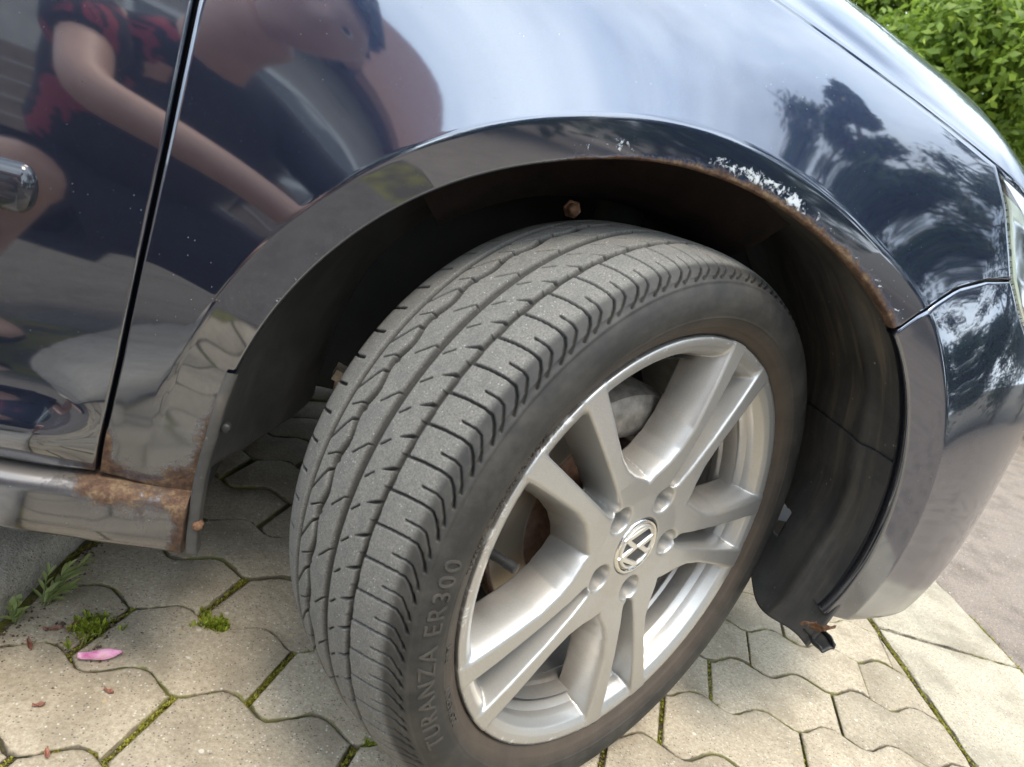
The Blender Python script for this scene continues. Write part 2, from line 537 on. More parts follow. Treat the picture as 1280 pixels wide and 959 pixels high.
bedq = [(-1.2, -1.02), tuple(kpt(-1.1, .02)), tuple(kpt(2.6, .02)), (-1.2, 2.7)]
paving = mobj('paving', [(p[0], p[1], -0.0045) for p in bedq] + [(p[0], p[1], -0.08) for p in bedq], [(0, 1, 2, 3), (0, 4, 5, 1), (1, 5, 6, 2), (2, 6, 7, 3), (3, 7, 4, 0)], M_joint, smooth=False)
tag(paving, kind='structure')

def clip_half(poly, p0, nrm):
    out = []
    for a, b in zip(poly, poly[1:] + poly[:1]):
        da = np.dot(np.array(a) - p0, nrm); db = np.dot(np.array(b) - p0, nrm)
        if da <= 0: out.append(tuple(a))
        if (da < 0 < db) or (db < 0 < da):
            t = da / (da - db); out.append(tuple(np.array(a) + t * (np.array(b) - np.array(a))))
    return out

def inset(poly, d):
    P = np.array(poly); n = len(P); out = []
    for i in range(n):
        a, b, c = P[i - 1], P[i], P[(i + 1) % n]
        t1 = (b - a) / (np.linalg.norm(b - a) + 1e-9); t2 = (c - b) / (np.linalg.norm(c - b) + 1e-9)
        n1 = np.array([-t1[1], t1[0]]); n2 = np.array([-t2[1], t2[0]])
        m_ = n1 + n2; l_ = np.linalg.norm(m_)
        m_ = n1 if l_ < .3 else m_ / l_
        k = 1 / max(.5, float(np.dot(m_, n1)))
        out.append(b + m_ * d * k)
    return np.array(out)

def paver_mesh(poly, z, tilt, name, mat, parent, depth=.05, chip=.0007, edge=1.0):
    """rounded-edge stone from a ccw outline"""
    P = np.array(poly); c = P.mean(0)
    rings = []; zz = []; ed = []
    for d, dz in ((0, -depth), (0, -.0040), (.0006, -.0016), (.0018, -.0005), (.0042, 0)):
        q_ = inset(poly, d) if d else P.copy()
        q_ = q_ + rng.normal(0, chip, q_.shape) * (1 if d < .004 else .4)
        rings.append(q_); zz.append(np.full(len(q_), z + dz) + (rng.normal(0, chip * .6, len(q_)) if d else 0)); ed.append(1.0 if dz < -.003 else (.8 if dz < -.001 else (.6 if dz < 0 else .28)))
    v = []; f = []; at = []
    n = len(P)
    for q_, z_, e_ in zip(rings, zz, ed):
        for (x, y), h in zip(q_, z_):
            v.append((x, y, h + (x - c[0]) * tilt[0] + (y - c[1]) * tilt[1])); at.append(e_ * edge)
    for r_ in range(len(rings) - 1):
        for i in range(n):
            i2 = (i + 1) % n
            f.append((r_ * n + i, r_ * n + i2, (r_ + 1) * n + i2, (r_ + 1) * n + i))
    b = (len(rings) - 1) * n
    f.append(tuple(range(b, b + n)))
    return mobj(name, v, f, mat, parent, True, {'edge': at})

lk0 = np.array([-0.650, 0.0]); lkn = np.array([-0.985, 0.12]); lkn /= np.linalg.norm(lkn)   # left kerb face line, normal to the rear
joints = []
cnt = 0
for j in range(-14, 8):
    for i in range(-14, 10):
        tl = i * PA + j * PBX
        nt_ = 21
        top = [(t, wave(j, t)) for t in np.linspace(tl, tl + PA, nt_)]
        bl = tl - .0194
        bot = [(t, wave(j - 1, t)) for t in np.linspace(bl, bl + PA, nt_)]
        moss = rng.random()
        gl, gw = .0009 + .0008 * rng.random(), .0008 + .0005 * rng.random()
        if tl < -.35: gl += .0030
        ring = [lat(t, b + gw) for t, b in bot] + [lat(t, b - gw) for t, b in top[::-1]]
        ring = np.array(ring); ctr = ring.mean(0)
        if not (-1.05 < ctr[0] < 1.0 and -1.0 < ctr[1] < 1.35): continue
        # short-edge joints
        nb = nt_
        ring[0] += LA * gl; ring[-1] += LA * gl; ring[nb - 1] -= LA * gl; ring[nb] -= LA * gl
        ring[1] += LA * gl * .3; ring[-2] += LA * gl * .3; ring[nb - 2] -= LA * gl * .3; ring[nb + 1] -= LA * gl * .3
        poly = [tuple(p) for p in ring]
        poly = clip_half(poly, kpt(0, -.006), kn)
        if len(poly) < 3: continue
        poly = clip_half(poly, lk0, lkn)
        if len(poly) < 3: continue
        P = np.array(poly)
        # thin out duplicate points
        keep = [k for k in range(len(P)) if np.linalg.norm(P[k] - P[k - 1]) > .0022]
        P = P[keep]
        for _ in range(6):                                         # drop needle corners left by the cut
            t1 = P - np.roll(P, 1, 0); t2 = np.roll(P, -1, 0) - P
            cs_ = (t1 * t2).sum(1) / (np.linalg.norm(t1, axis=1) * np.linalg.norm(t2, axis=1) + 1e-9)
            if len(P) > 5 and cs_.min() < -.72: P = np.delete(P, cs_.argmin(), 0)
            else: break
        if len(P) < 4: continue
        area = .5 * abs(np.sum(P[:, 0] * np.roll(P[:, 1], -1) - np.roll(P[:, 0], -1) * P[:, 1]))
        if area < 9e-4: continue
        paver_mesh([tuple(p) for p in P], rng.normal(0, .0009), rng.normal(0, .006, 2), 'paver', M_paver, paving)
        joints.append((tl, bl, j))
        cnt += 1
print('pavers', cnt)

# concrete strip along the road, in slabs
edging = mobj('pavement_edge', [(p[0], p[1], z) for z in (-.012, -.09) for p in (kpt(-3, .0), kpt(4, .0), kpt(4, .30), kpt(-3, .30))], [(3, 2, 1, 0), (0, 1, 5, 4), (1, 2, 6, 5), (2, 3, 7, 6), (3, 0, 4, 7)], M_joint, smooth=False)
tag(edging, kind='structure')
js = [-2.2, -1.45, -.70, .335, 1.1, 1.85, 2.6]
def denser(pts, st=.02):
    out = []
    for a, b in zip(pts, pts[1:] + pts[:1]):
        a = np.array(a); b = np.array(b); n = max(1, int(np.linalg.norm(b - a) / st))
        out += [tuple(a + (b - a) * k / n) for k in range(n)]
    return out
for a, b in zip(js[:-1], js[1:]):
    poly = denser([kpt(b - .003, .006), kpt(a + .003, .006), kpt(a + .003, .296), kpt(b - .003, .296)])
    if np.cross(np.array(poly[1]) - np.array(poly[0]), np.array(poly[30]) - np.array(poly[0])) < 0: poly = poly[::-1]
    area = sum(p[0] * q_[1] - q_[0] * p[1] for p, q_ in zip(poly, poly[1:] + poly[:1]))
    if area < 0: poly = poly[::-1]
    paver_mesh(poly, rng.normal(0.001, .0008), rng.normal(0, .002, 2), 'concrete_slab', M_slab, edging, chip=.0012, edge=.6)

# kerb stones at the left, running under the sill
lkd = np.array([-lkn[1], lkn[0]]);  lkd = lkd if lkd[1] > 0 else -lkd
kroot = mobj('kerb', [(p[0], p[1], z) for z in (-.01, -.1) for p in (lk0 + lkn * .004 - lkd * 2, lk0 + lkn * .004 + lkd * 2, lk0 + lkn * .2 + lkd * 2, lk0 + lkn * .2 - lkd * 2)], [(0, 1, 2, 3), (0, 4, 5, 1), (1, 5, 6, 2), (2, 6, 7, 3), (3, 7, 4, 0)], M_joint, smooth=False)
tag(kroot, kind='structure')
for a, b in ((-1.4, -.42), (-.415, .56), (.565, 1.5)):
    bm = bmesh.new()
    nx, ny, nzz = 12, 60, 6
    p0 = lk0 + lkn * .012
    pts = []
    prof = [(0.012, -.05), (.012, .0), (.013, .030), (.016, .040), (.022, .046), (.032, .049), (.05, .050), (.09, .050), (.16, .049), (.16, -.05)]
    S = np.linspace(a, b, 70)
    V = []
    for s_ in S:
        for t_, z_ in prof:
            x, y = lk0 + lkn * t_ + lkd * s_
            jit = .0016 if z_ > .02 else .0006
            V.append((x + rng.normal(0, jit), y, z_ + rng.normal(0, jit * .7)))
    V = np.array(V)
    f = [tuple(q_) for q_ in gridf(len(S), len(prof))]
    m_ = len(prof)
    f += [tuple(range(m_)), tuple(range((len(S) - 1) * m_, len(S) * m_))[::-1]]
    o = mobj('kerb_stone', V, f, M_kerb, kroot, True, {'edge': [0.15] * len(V)})
    bm.free()
    autosmooth(o, 50)

# moss growing in the joints: small clumps, one object
def clump_mesh(pts, size, name, mat, parent=None, leaf=5, up=1.0):
    V = []; F = []; T = []
    for (x, y, z), s in zip(pts, size):
        for k in range(leaf):
            a = rng.random() * 6.283; r_ = s * (.3 + .7 * rng.random()); h = s * up * (.5 + .8 * rng.random())
            dx, dy = math.cos(a) * r_, math.sin(a) * r_
            px, py = -math.sin(a) * s * .22, math.cos(a) * s * .22
            b = len(V)
            V += [(x + dx * .1 - px * .4, y + dy * .1 - py * .4, z), (x + dx * .1 + px * .4, y + dy * .1 + py * .4, z), (x + dx * .7 + px, y + dy * .7 + py, z + h * .75), (x + dx * 1.1, y + dy * 1.1, z + h), (x + dx * .7 - px, y + dy * .7 - py, z + h * .75)]
            F.append((b, b + 1, b + 2, b + 3, b + 4))
            t_ = rng.random(); T += [t_ * .4, t_ * .4, t_, t_, t_]
    return mobj(name, V, F, mat, parent, False, {'tone': T})
mp_ = []; ms_ = []
def joint_pts(a, b, n, wd):
    for k in range(n):
        s = rng.random(); p = np.array(a) + (np.array(b) - np.array(a)) * s + rng.normal(0, wd, 2)
        mp_.append((p[0], p[1], -.0048)); ms_.append(.0022 + .0028 * rng.random())
# short joints (mossy at left, some at right) and parts of the long joints
for tl, bl, j in joints:
    p0 = lat(tl, wave(j, tl)); p1 = lat(bl, wave(j - 1, bl))
    c = (p0 + p1) / 2
    if c[1] > .28 or c[1] < -.35: continue
    dens = 90 if tl < -.35 else (50 if rng.random() < .6 else 10)
    joint_pts(p0, p1, dens, .0016)
    if rng.random() < .75: joint_pts(p1, p1 + rng.normal(0, .006, 2), 22, .004)
    if rng.random() < .5 or tl < -.5:
        ts = np.linspace(bl - .06, bl + .02, 9)
        for t0, t1 in zip(ts[:-1], ts[1:]):
            if rng.random() < .6: joint_pts(lat(t0, wave(j - 1, t0)), lat(t1, wave(j - 1, t1)), 7, .0011)
for s in np.linspace(-.25, .5, 60):
    joint_pts(kpt(s, 0.0), kpt(s + .012, 0.0), int(10 * (.4 + rng.random())), .0022)
for s in np.linspace(.32, .50, 16): joint_pts(kpt(s, .299), kpt(s + .012, .301), 14, .004)
joint_pts(kpt(.335, .20), kpt(.335, .296), 50, .002)
joint_pts(kpt(.16, .30), kpt(.21, .303), 40, .004)
mo = clump_mesh(mp_, ms_, 'moss', M_mossy, None, 5, .8)
tag(mo, kind='stuff')

# ------------------------------------------------------------------ the car
car = empty('car')
tag(car, 'dark blue car with a rusty front wheel arch and silver alloy wheel turned inwards', 'car')

# plan line of the flank (u = length along it) and its vertical section (v = length up it)
_u = np.linspace(-2.2, 2.2, 2201)
_psi = np.where(_u < .25, 0, np.where(_u < .25 + .37 * 1.15, (_u - .25) / .37, 1.15 + (_u - .25 - .37 * 1.15) / 1.9))
_psi = np.minimum(_psi, 1.57)
_px = np.cumsum(np.cos(_psi)) * .002; _py = np.cumsum(np.sin(_psi)) * .002
i0 = np.argmin(abs(_u)); _px -= _px[i0]; _py -= _py[i0]
_v = np.linspace(.10, 2.4, 1151)
_tau = np.radians(np.interp(_v, [.10, .17, .22, .28, .34, .42, .55, .65, .72, .78, .8195, .822, .86, .92, 1.0, 1.15, 1.6], [-42, -32, -20, -10, -4, 0, 2.5, 6, 10.5, 16, 22, 36, 47, 60, 72, 80, 85]))
_de = np.where(_v < .82, np.tan(_tau), np.sin(_tau)); _dz = np.where(_v < .82, 1.0, np.cos(_tau))
_E = np.cumsum(_de) * .002; _Z = .10 + np.cumsum(_dz) * .002 - .002
_E -= np.interp(.45, _v, _E)
AX, AZ = -.073, .33
_aph = np.array([-22, -9.3, .8, 12.8, 25.5, 37.3, 46.3, 53.6, 62.2, 73.4, 82.5, 91.9, 101.4, 110.5, 119.4, 128.2, 137.5, 148.1, 158.8, 167.9, 175.6, 184.3, 192])
_arr = np.array([.3415, .340, .338, .340, .346, .352, .354, .352, .348, .345, .3440, .3438, .3430, .3420, .3445, .348, .351, .354, .357, .359, .363, .367, .374])
_pp = np.linspace(-22, 192, 430)
_ra = np.interp(_pp, _aph, _arr)
_ra = np.convolve(np.pad(_ra, 12, mode='edge'), np.ones(25) / 25, 'valid')
def arch_r(ph): return np.interp(ph, _pp, _ra)
def band_w(ph): return np.interp(ph, [-22, 0, 25, 45, 60, 90, 110, 140, 160, 192], [.030, .032, .036, .036, .029, .032, .034, .036, .040, .045])
def flare_h(x, z):
    ph = np.degrees(np.arctan2(z - AZ, x - AX)); ph = np.where(ph < -90, ph + 360, ph)
    rho = np.hypot(x - AX, z - AZ) - arch_r(ph)
    wb = band_w(ph)
    amp = .0135 * np.interp(ph, [-40, -15, 20, 130, 160, 178, 192], [.5, .8, 1, 1, .75, .35, .2])
    Lr = np.interp(ph, [20, 60, 90, 140], [.045, .06, .075, .085])
    def prof(r_):
        return np.where(r_ < wb, amp - (wb - r_) * .17 * amp / .0135, amp * np.exp(-np.maximum(r_ - wb, 0) / Lr))
    h = 0
    for d in (-.0022, -.0011, 0, .0011, .0022): h = h + prof(rho + d)
    return h / 5, rho, ph
def zshift(u, v):
    uu = np.clip(u, -1.2, .62)
    zc = .8225 - .19 * uu - .13 * np.where(uu > 0, uu * uu, 0)
    return (zc - .8225) * sstep(.50, .82, v)
YB = .0035
def zfun(u, v): return np.interp(v, _v, _Z) + zshift(np.asarray(u, float), np.asarray(v, float))
def vz(u, z):
    """section parameter v at which the skin has height z"""
    u = np.asarray(u, float); z = np.asarray(z, float); v = z.copy()
    for _ in range(30): v = .5 * v + .5 * np.interp(z - zshift(u, v), _Z, _v)
    return v
def body(u, v, extra_in=0.0, flare=True):
    u = np.asarray(u, float); v = np.asarray(v, float)
    e = np.interp(v, _v, _E) + extra_in
    psi = np.interp(u, _u, _psi)
    z = np.interp(v, _v, _Z) + zshift(u, v)
    x0 = np.interp(u, _u, _px)
    if flare:
        h, rho, ph = flare_h(u, z)
        e = e - h
    # door foot: the swage low on the door
    e = e - .016 * sstep(-.505, -.575, u) * np.exp(-((v - .312) / .030) ** 2) * (u < -.4)
    x = x0 - np.sin(psi) * e
    y = np.interp(u, _u, _py) + np.cos(psi) * e + YB
    return np.stack([x, y, z], -1)

def resample(poly, n):
    poly = np.array(poly, float)
    s = np.r_[0, np.cumsum(np.linalg.norm(np.diff(poly, axis=0), axis=1))]
    t = np.linspace(0, s[-1], n) if isinstance(n, int) else np.asarray(n) * s[-1]
    return np.stack([np.interp(t, s, poly[:, k]) for k in range(2)], 1)


# --- fender: ruled from the arch edge to its outer outline
door_gap = [(-.480, float(zfun(-.48, .82))), (-.4865, .76), (-.4925, .677), (-.497, .587), (-.503, .495), (-.510, .399), (-.518, .320), (-.521, .283)]
GAP = .0036
seam = [(.171, .594), (.183, .612), (.196, .625), (.222, .646), (.255, .660), (.290, .667)]
hl_edge = [(.290, .667), (.262, .735), (.237, .818)]
NT = 430
ph = np.concatenate([np.linspace(47.0, 165, 330), np.linspace(165, 188.9, 101)[1:]])
rr_ = arch_r(ph)
inner = np.stack([AX + rr_ * np.cos(R(1) * ph), AZ + rr_ * np.sin(R(1) * ph)], 1)
inner[0] = seam[0]
outer_poly = [(.288, .669), (.258, .731)] + [(u_, float(zfun(u_, .8165))) for u_ in (.235, .17, .10, .0, -.10, -.20, -.30, -.40, -.480)] + door_gap[1:]
def ray_poly(phs, poly):
    out = []
    P = np.array(poly)
    for p in phs:
        d = np.array([math.cos(R(p)), math.sin(R(p))]); c = np.array([AX, AZ]); best = None
        for a, b in zip(P[:-1], P[1:]):
            e = b - a; den = d[0] * e[1] - d[1] * e[0]
            if abs(den) < 1e-9: continue
            t = ((a - c)[0] * e[1] - (a - c)[1] * e[0]) / den; s = ((a - c)[0] * d[1] - (a - c)[1] * d[0]) / den
            if t > 0 and -1e-4 <= s <= 1 + 1e-4: best = max(best or 0, t)
        out.append(c + d * best if best else (out[-1] if out else P[0]))
    return np.array(out)
ph_o = np.concatenate([np.linspace(43.2, 165, 330), np.linspace(165, 185.9, 101)[1:]])
outer = ray_poly(ph_o, outer_poly)
outer[0] = outer_poly[0]; outer[-1] = outer_poly[-1]
st = np.array([0, .0015, .004, .008, .014, .020, .0255, .028, .0295, .031, .0325, .034, .0355, .037, .0385, .040, .042, .045, .050, .056, .064, .074])
lenio = np.linalg.norm(outer - inner, axis=1)
S = []
for l_ in lenio:
    k = st * min(1, l_ / .09)
    S.append(np.concatenate([k / l_, np.linspace(k[-1] / l_, 1, 26)[1:]]))
S = np.array(S)                                             # (NT, ns)
Dm = inner[:, None] * (1 - S[..., None]) + outer[:, None] * S[..., None]
# keep the seam edge (first column) on the seam curve
sc = resample(seam, S[0])
for k in range(12):
    w_ = (1 - k / 12.0)
    Dm[k] = Dm[k] * (1 - w_) + (sc + (Dm[k] - Dm[0] if k else 0)) * w_ if k == 0 else Dm[k] + (sc - (inner[0] * (1 - S[0][:, None]) + outer[0] * S[0][:, None])) * w_

def skin_panel(name, Dm, mat, parent, flange=True, rust_fn=None, edge_in=.010, arch=True):
    """Dm (n,m,2): domain grid; first column along m=0 is the arch edge when arch"""
    P = body(Dm[..., 0], Dm[..., 1])
    n, m = P.shape[:2]
    U, V = Dm[..., 0], Dm[..., 1]
    cols = [P]
    if arch:
        # folded lip of the wheel arch
        fl = []
        Vv = P[:, 0]
        ctr = np.array([AX, 0, AZ])
        rad = Vv - ctr; rad[:, 1] = 0; rad /= np.linalg.norm(rad, axis=1)[:, None]
        for dr, dy in ((.020, .030), (.006, .026), (.0005, .016), (-.0012, .006), (-.0012, .0025)):
            fl.append(Vv + rad * dr + np.array([0, dy, 0]))
        F = np.stack(fl, 1)
        P = np.concatenate([F, P], 1)
    # turned outer edge
    last = P[:, -1:]
    P = np.concatenate([P, last + np.array([0, .0015, 0]) + (P[:, -1:] - P[:, -2:-1]) / np.linalg.norm(P[:, -1:] - P[:, -2:-1], axis=2, keepdims=True) * .0012, last + np.array([0, edge_in, 0])], 1)
    # turned end edges
    def endrow(a, b):
        d = (a - b); d /= np.linalg.norm(d, axis=1, keepdims=True) + 1e-9
        return a + d * .0012 + np.array([0, .0015, 0]), a + np.array([0, edge_in, 0])
    r1, r2 = endrow(P[0], P[1]); q1, q2 = endrow(P[-1], P[-2])
    P = np.concatenate([r2[None], r1[None], P, q1[None], q2[None]], 0)
    n, m = P.shape[:2]
    at = rust_fn(P) if rust_fn else {}
    at = {k: np.broadcast_to(v_, (n, m)).ravel() for k, v_ in at.items()}
    for k in ('rust', 'flake', 'dirt'):
        if k not in at: at[k] = np.zeros(n * m)
    return mobj(name, P, gridf(n, m, flip=True), mat, parent, True, at)

def fender_attr(P):
    x, y, z = P[..., 0], P[..., 1], P[..., 2]
    ph = np.degrees(np.arctan2(z - AZ, x - AX)); ph = np.where(ph < -90, ph + 360, ph)
    rho = np.hypot(x - AX, z - AZ) - arch_r(ph)
    win = np.interp(ph, [36, 45, 60, 78, 92, 98, 104, 112, 122], [.75, .9, 1, 1, 1, .75, .7, .55, 0])
    wid = np.interp(ph, [45, 60, 75, 90, 100, 115], [.0040, .0055, .0060, .0045, .0030, .0030])
    rust = win * np.exp(-np.maximum(rho, 0) / wid) * 1.15
    rust = np.maximum(rust, np.where(rho < .0008, win * 1.2, 0))
    # lower rear corner
    low = sstep(.325, .272, z)
    a = low * (.74 + .5 * np.exp(-((x + .522) / .014) ** 2) + .55 * np.exp(-((x + .448) / .022) ** 2) - .35 * np.exp(-((x + .485) / .014) ** 2) * sstep(.276, .29, z))
    a = np.maximum(a, .95 * sstep(.415, .33, z) * np.exp(-np.maximum(rho - .001, 0) / .011) * (x < -.3))
    a = np.maximum(a, .95 * sstep(.345, .315, z) * np.exp(-((x + .520) / .009) ** 2))
    a = np.maximum(a, .95 * sstep(.292, .275, z))
    rust = np.maximum(rust, np.where(x < -.35, a, 0))
    fl = np.interp(ph, [40, 48, 56, 66, 72, 80, 88, 95, 101, 108, 116, 126], [.2, .62, .60, .40, .80, 1.0, .80, .42, .62, .66, .35, 0]) * np.exp(-((rho - .010) / .0115) ** 2)
    fl = np.maximum(fl, np.interp(ph, [126, 140, 150, 160, 172], [.0, .5, .62, .55, .1]) * np.exp(-((rho - .003) / .004) ** 2))
    dirt = .24 * sstep(.42, .28, z) * (x < -.3) + .05
    return {'rust': rust, 'flake': fl, 'dirt': dirt}
Dm = np.stack([Dm[..., 0], vz(Dm[..., 0], Dm[..., 1])], -1)
fender = skin_panel('fender', Dm, M_paint, car, rust_fn=fender_attr)
fender['label'] = 'dark blue front fender with rusty arch lip and flaking lacquer'

# --- bumper
bphi = np.linspace(46.2, -13, 260)
rb = arch_r(bphi)
binner = np.stack([AX + rb * np.cos(R(1) * bphi), AZ + rb * np.sin(R(1) * bphi)], 1)
binner[0] = (.1725, .590)
bouter = [(.293, .662), (.318, .636), (.36, .606), (.42, .585), (.60, .565), (1.35, .56), (1.35, .17)]
n1 = 150
o1 = resample(bouter[:6], n1); o2 = resample([bouter[5], bouter[6]], 260 - n1 + 1)[1:]
bo = np.concatenate([o1, o2])
ang_o = np.degrees(np.arctan2(bo[:, 1] - AZ, bo[:, 0] - AX))
# match rulings by angle about the arch centre where possible
bo_s = ray_poly(np.linspace(44.0, -4.3, 260), bouter)
bo_s[0] = bouter[0]; bo_s[-1] = bouter[-1]
lenio = np.linalg.norm(bo_s - binner, axis=1)
S = []
for l_ in lenio:
    k = st * min(1, l_ / .09)
    m1 = np.linspace(k[-1], min(.55, l_ * .75), 50)[1:]
    m2 = np.linspace(m1[-1], l_, 22)[1:]
    S.append(np.concatenate([k, m1, m2]) / l_)
S = np.array(S)
Db = binner[:, None] * (1 - S[..., None]) + bo_s[:, None] * S[..., None]
sb = [(p[0] + .0012, p[1] - .0040) for p in seam]
scb = resample(sb, S[0])
base0 = binner[0] * (1 - S[0][:, None]) + bo_s[0] * S[0][:, None]
for k in range(14): Db[k] += (scb - base0) * (1 - k / 14.0)
def bumper_attr(P):
    x, z = P[..., 0], P[..., 2]
    return {'dirt': .30 * sstep(.46, .26, z) + .03, 'flake': .5 * np.exp(-((z - .40) / .02) ** 2) * sstep(.33, .42, x)}
Db = np.stack([Db[..., 0], vz(Db[..., 0], Db[..., 1])], -1)
bumper = skin_panel('bumper', Db, M_paint, car, rust_fn=bumper_attr)

# --- bonnet
bu = np.linspace(-1.05, .62, 130)
bv = np.concatenate([[.8183], np.linspace(.8193, 1.02, 50), np.linspace(1.03, 1.62, 30)])
UU, VV = np.meshgrid(bu, bv, indexing='ij')
P = body(UU, VV, 0.0, True)
top = P[:, :1] + np.array([0, .004, -.014])
P = np.concatenate([top, P], 1)
fr = P[-1:] + np.array([0.002, .004, -.012]); P = np.concatenate([P, fr], 0)
bonnet = mobj('bonnet', P, gridf(P.shape[0], P.shape[1], flip=True), M_paint, car, True, {'rust': np.zeros(P.shape[0] * P.shape[1]), 'flake': np.zeros(P.shape[0] * P.shape[1]), 'dirt': np.zeros(P.shape[0] * P.shape[1])})

# --- door
dv = np.concatenate([np.linspace(.284, .45, 60), np.linspace(.452, .98, 110)])
gp = np.array(door_gap[::-1] + [(-.474, .98), (-.470, 1.1)])
gp = gp[np.argsort(gp[:, 1])]
dedge = np.interp(zfun(-.50, dv), gp[:, 1], gp[:, 0]) - .0058
ts = np.concatenate([[0, .0015, .004], np.linspace(.008, .25, 60), np.linspace(.26, 1.0, 30)])
UU = dedge[None, :] - ts[:, None]; VV = np.broadcast_to(dv[None], UU.shape)
P = body(UU, VV)
e0 = P[:1] + np.array([.0012, .0016, 0]); e1 = P[:1] + np.array([.0006, .016, 0])
P = np.concatenate([e1, e0, P], 0)
b0 = P[:, :1] + np.array([0, .0015, -.0012]); b1 = P[:, :1] + np.array([0, .014, 0])
P = np.concatenate([b1, b0, P], 1)
nn = P.shape[0] * P.shape[1]
dz_ = P[..., 2]
door = mobj('door', P, gridf(P.shape[0], P.shape[1]), M_paint, car, True, {'rust': np.zeros(nn), 'flake': np.zeros(nn), 'dirt': (.16 * sstep(.42, .28, dz_)).ravel()})
# end of the rubbing strip on the door
zc_, uend = .5145, -.584
V = []; 
for k, u_ in enumerate(np.concatenate([uend - .012 * (1 - np.cos(np.linspace(0, math.pi / 2, 10))), np.linspace(uend - .02, -1.45, 14)])):
    hgt = .0185 * (math.sqrt(max(0, 1 - ((.012 - (uend - u_)) / .012) ** 2)) if u_ > uend - .012 else 1.0) + .0004
    th = .009 * (hgt / .019)
    for a in np.linspace(0, math.pi, 15):
        base = body(u_, float(vz(u_, zc_ + math.cos(a) * hgt)))
        V.append(base + np.array([0, -th * math.sin(a) ** .8 + .0006, 0]))
M_strip = simple('strip_paint', (.022, .024, .032), .12, .2, coat=.6)
mobj('rub_strip', np.array(V), gridf(len(V) // 15, 15), M_strip, door)

# dark shut faces behind the gaps
mb = MB()
mb.box((-.50, .030, .56), (.07, .004, .62)); mb.build('door_pillar', M_void, car, False)

# --- sill
sec = [(.060, .278), (.012, .2775), (.004, .2772), (-.0015, .2758), (-.0052, .2728), (-.0070, .2685), (-.0070, .262), (-.0058, .250), (-.0040, .235), (-.0012, .222), (.004, .2155), (.012, .212), (.06, .210)]
xs = np.concatenate([np.linspace(-1.55, -.62, 20), np.linspace(-.61, -.446, 70), [-.4446, -.4437, -.4437, -.4437]])
V = []; ru = []
for k, x in enumerate(xs):
    sh = [0, 0, 0, 0][0]
    for y, z in sec:
        yy = y; zz_ = z
        if k == len(xs) - 3: yy = y + (.0010 if y < .02 else 0)
        if k == len(xs) - 2: yy, zz_ = (y + .003 if y < .02 else y), .247 + (z - .247) * .94
        if k == len(xs) - 1: yy, zz_ = .05, .247
        wob = .0006 * math.sin(x * 90) + .0004 * math.sin(x * 37 + z * 80)
        V.append((x, yy + wob, zz_))
        r_ = sstep(-.57, -.49, x) * (.22 + .22 * sstep(.245, .262, z)) + .30 * sstep(-.60, -.53, x) * sstep(.264, .272, z) + .50 * sstep(-.462, -.446, x) + .25 * np.exp(-((x + .515) / .02) ** 2) * sstep(.25, .27, z)
        ru.append(float(min(r_, 1.05)))
mobj('sill', V, gridf(len(xs), len(sec), flip=True), M_paint, car, True, {'rust': ru, 'flake': [.34] * len(V), 'dirt': [.20 + .55 * float(sstep(.266, .272, v_[2])) for v_ in V]})

# --- wheel arch liner (rear part, front upper part, front lower part)
def liner(name, phs, ys, rfun, mat=M_liner, dirt=None, holes=None, lo=None, hi=None):
    V = []; D = []
    PH, YY = np.meshgrid(phs, ys, indexing='ij')
    if lo is not None: PH = lo(YY) + (PH - phs[0]) / (phs[-1] - phs[0]) * (phs[-1] - lo(YY))
    if hi is not None: PH = phs[0] + (PH - phs[0]) / (phs[-1] - phs[0]) * (hi(YY) - phs[0])
    rr2 = rfun(PH, YY)
    x = AX + rr2 * np.cos(np.radians(PH)); z = AZ + rr2 * np.sin(np.radians(PH))
    P = np.stack([x, YY + 0 * x, z], -1)
    f = gridf(len(phs), len(ys))
    if holes is not None:
        fm = holes(PH[:-1, :-1], YY[:-1, :-1]).ravel()
        f = f[~fm]
    dd = np.zeros(PH.size) if dirt is None else dirt(PH, YY).ravel()
    o = mobj(name, P, f, mat, car, True, {'dirt': dd})
    sm = o.modifiers.new('thick', 'SOLIDIFY'); sm.thickness = .003; sm.offset = 1
    return o
def rf_rear(ph, y): return np.interp(ph, [120, 150, 165, 178, 190, 196], [.372, .366, .3615, .3620, .371, .378]) - .070 * sstep(.0, .30, y)
# rear liner ends on a curve that climbs inboard
phs = np.linspace(128, 186, 90); ys = np.linspace(.004, .30, 60)
liner('arch_liner', phs, ys, rf_rear, dirt=lambda p, y: .15 * sstep(150, 185, p), hi=lambda y: 184.8 + 3.0 * sstep(0, .12, y) + 1.0 * sstep(.12, .3, y))
# its narrow flange running down past the sill end
phf = np.linspace(168, 196.5, 60)
V = []
for p in phf:
    rA = float(arch_r(p)) if p < 189 else float(arch_r(189))
    x = AX + (rf_rear(np.array(p), np.array(0.)) - .001) * math.cos(R(p)); z = AZ + rf_rear(np.array(p), np.array(0.)) * math.sin(R(p))
    bulge = .0022 * math.sin(min(1, max(0, (p - 168) / 14)) * math.pi)
    for dx, y in ((-.0045, .006), (-.0042, -.0030 - bulge), (-.0030, -.0045 - bulge), (.0045, -.0040 - bulge), (.0058, -.0025), (.0058, .012)):
        V.append((x + dx, y, z))
mobj('liner_flange', V, gridf(len(phf), 6), M_liner, car, True, {'dirt': [.9] * len(V)})
for (x, y, z, c_) in ((-.4325, -.0035, .2525, 1), (-.4235, .0000, .352, 0)):
    mb = MB(); mb.lathe([(0, -.0030), (.0028, -.0028), (.0044, -.0017), (.0047, 0), (.0047, .004)], 14, 'y', (x, y, z))
    mb.build('screw', M_rust if c_ else M_black, car)
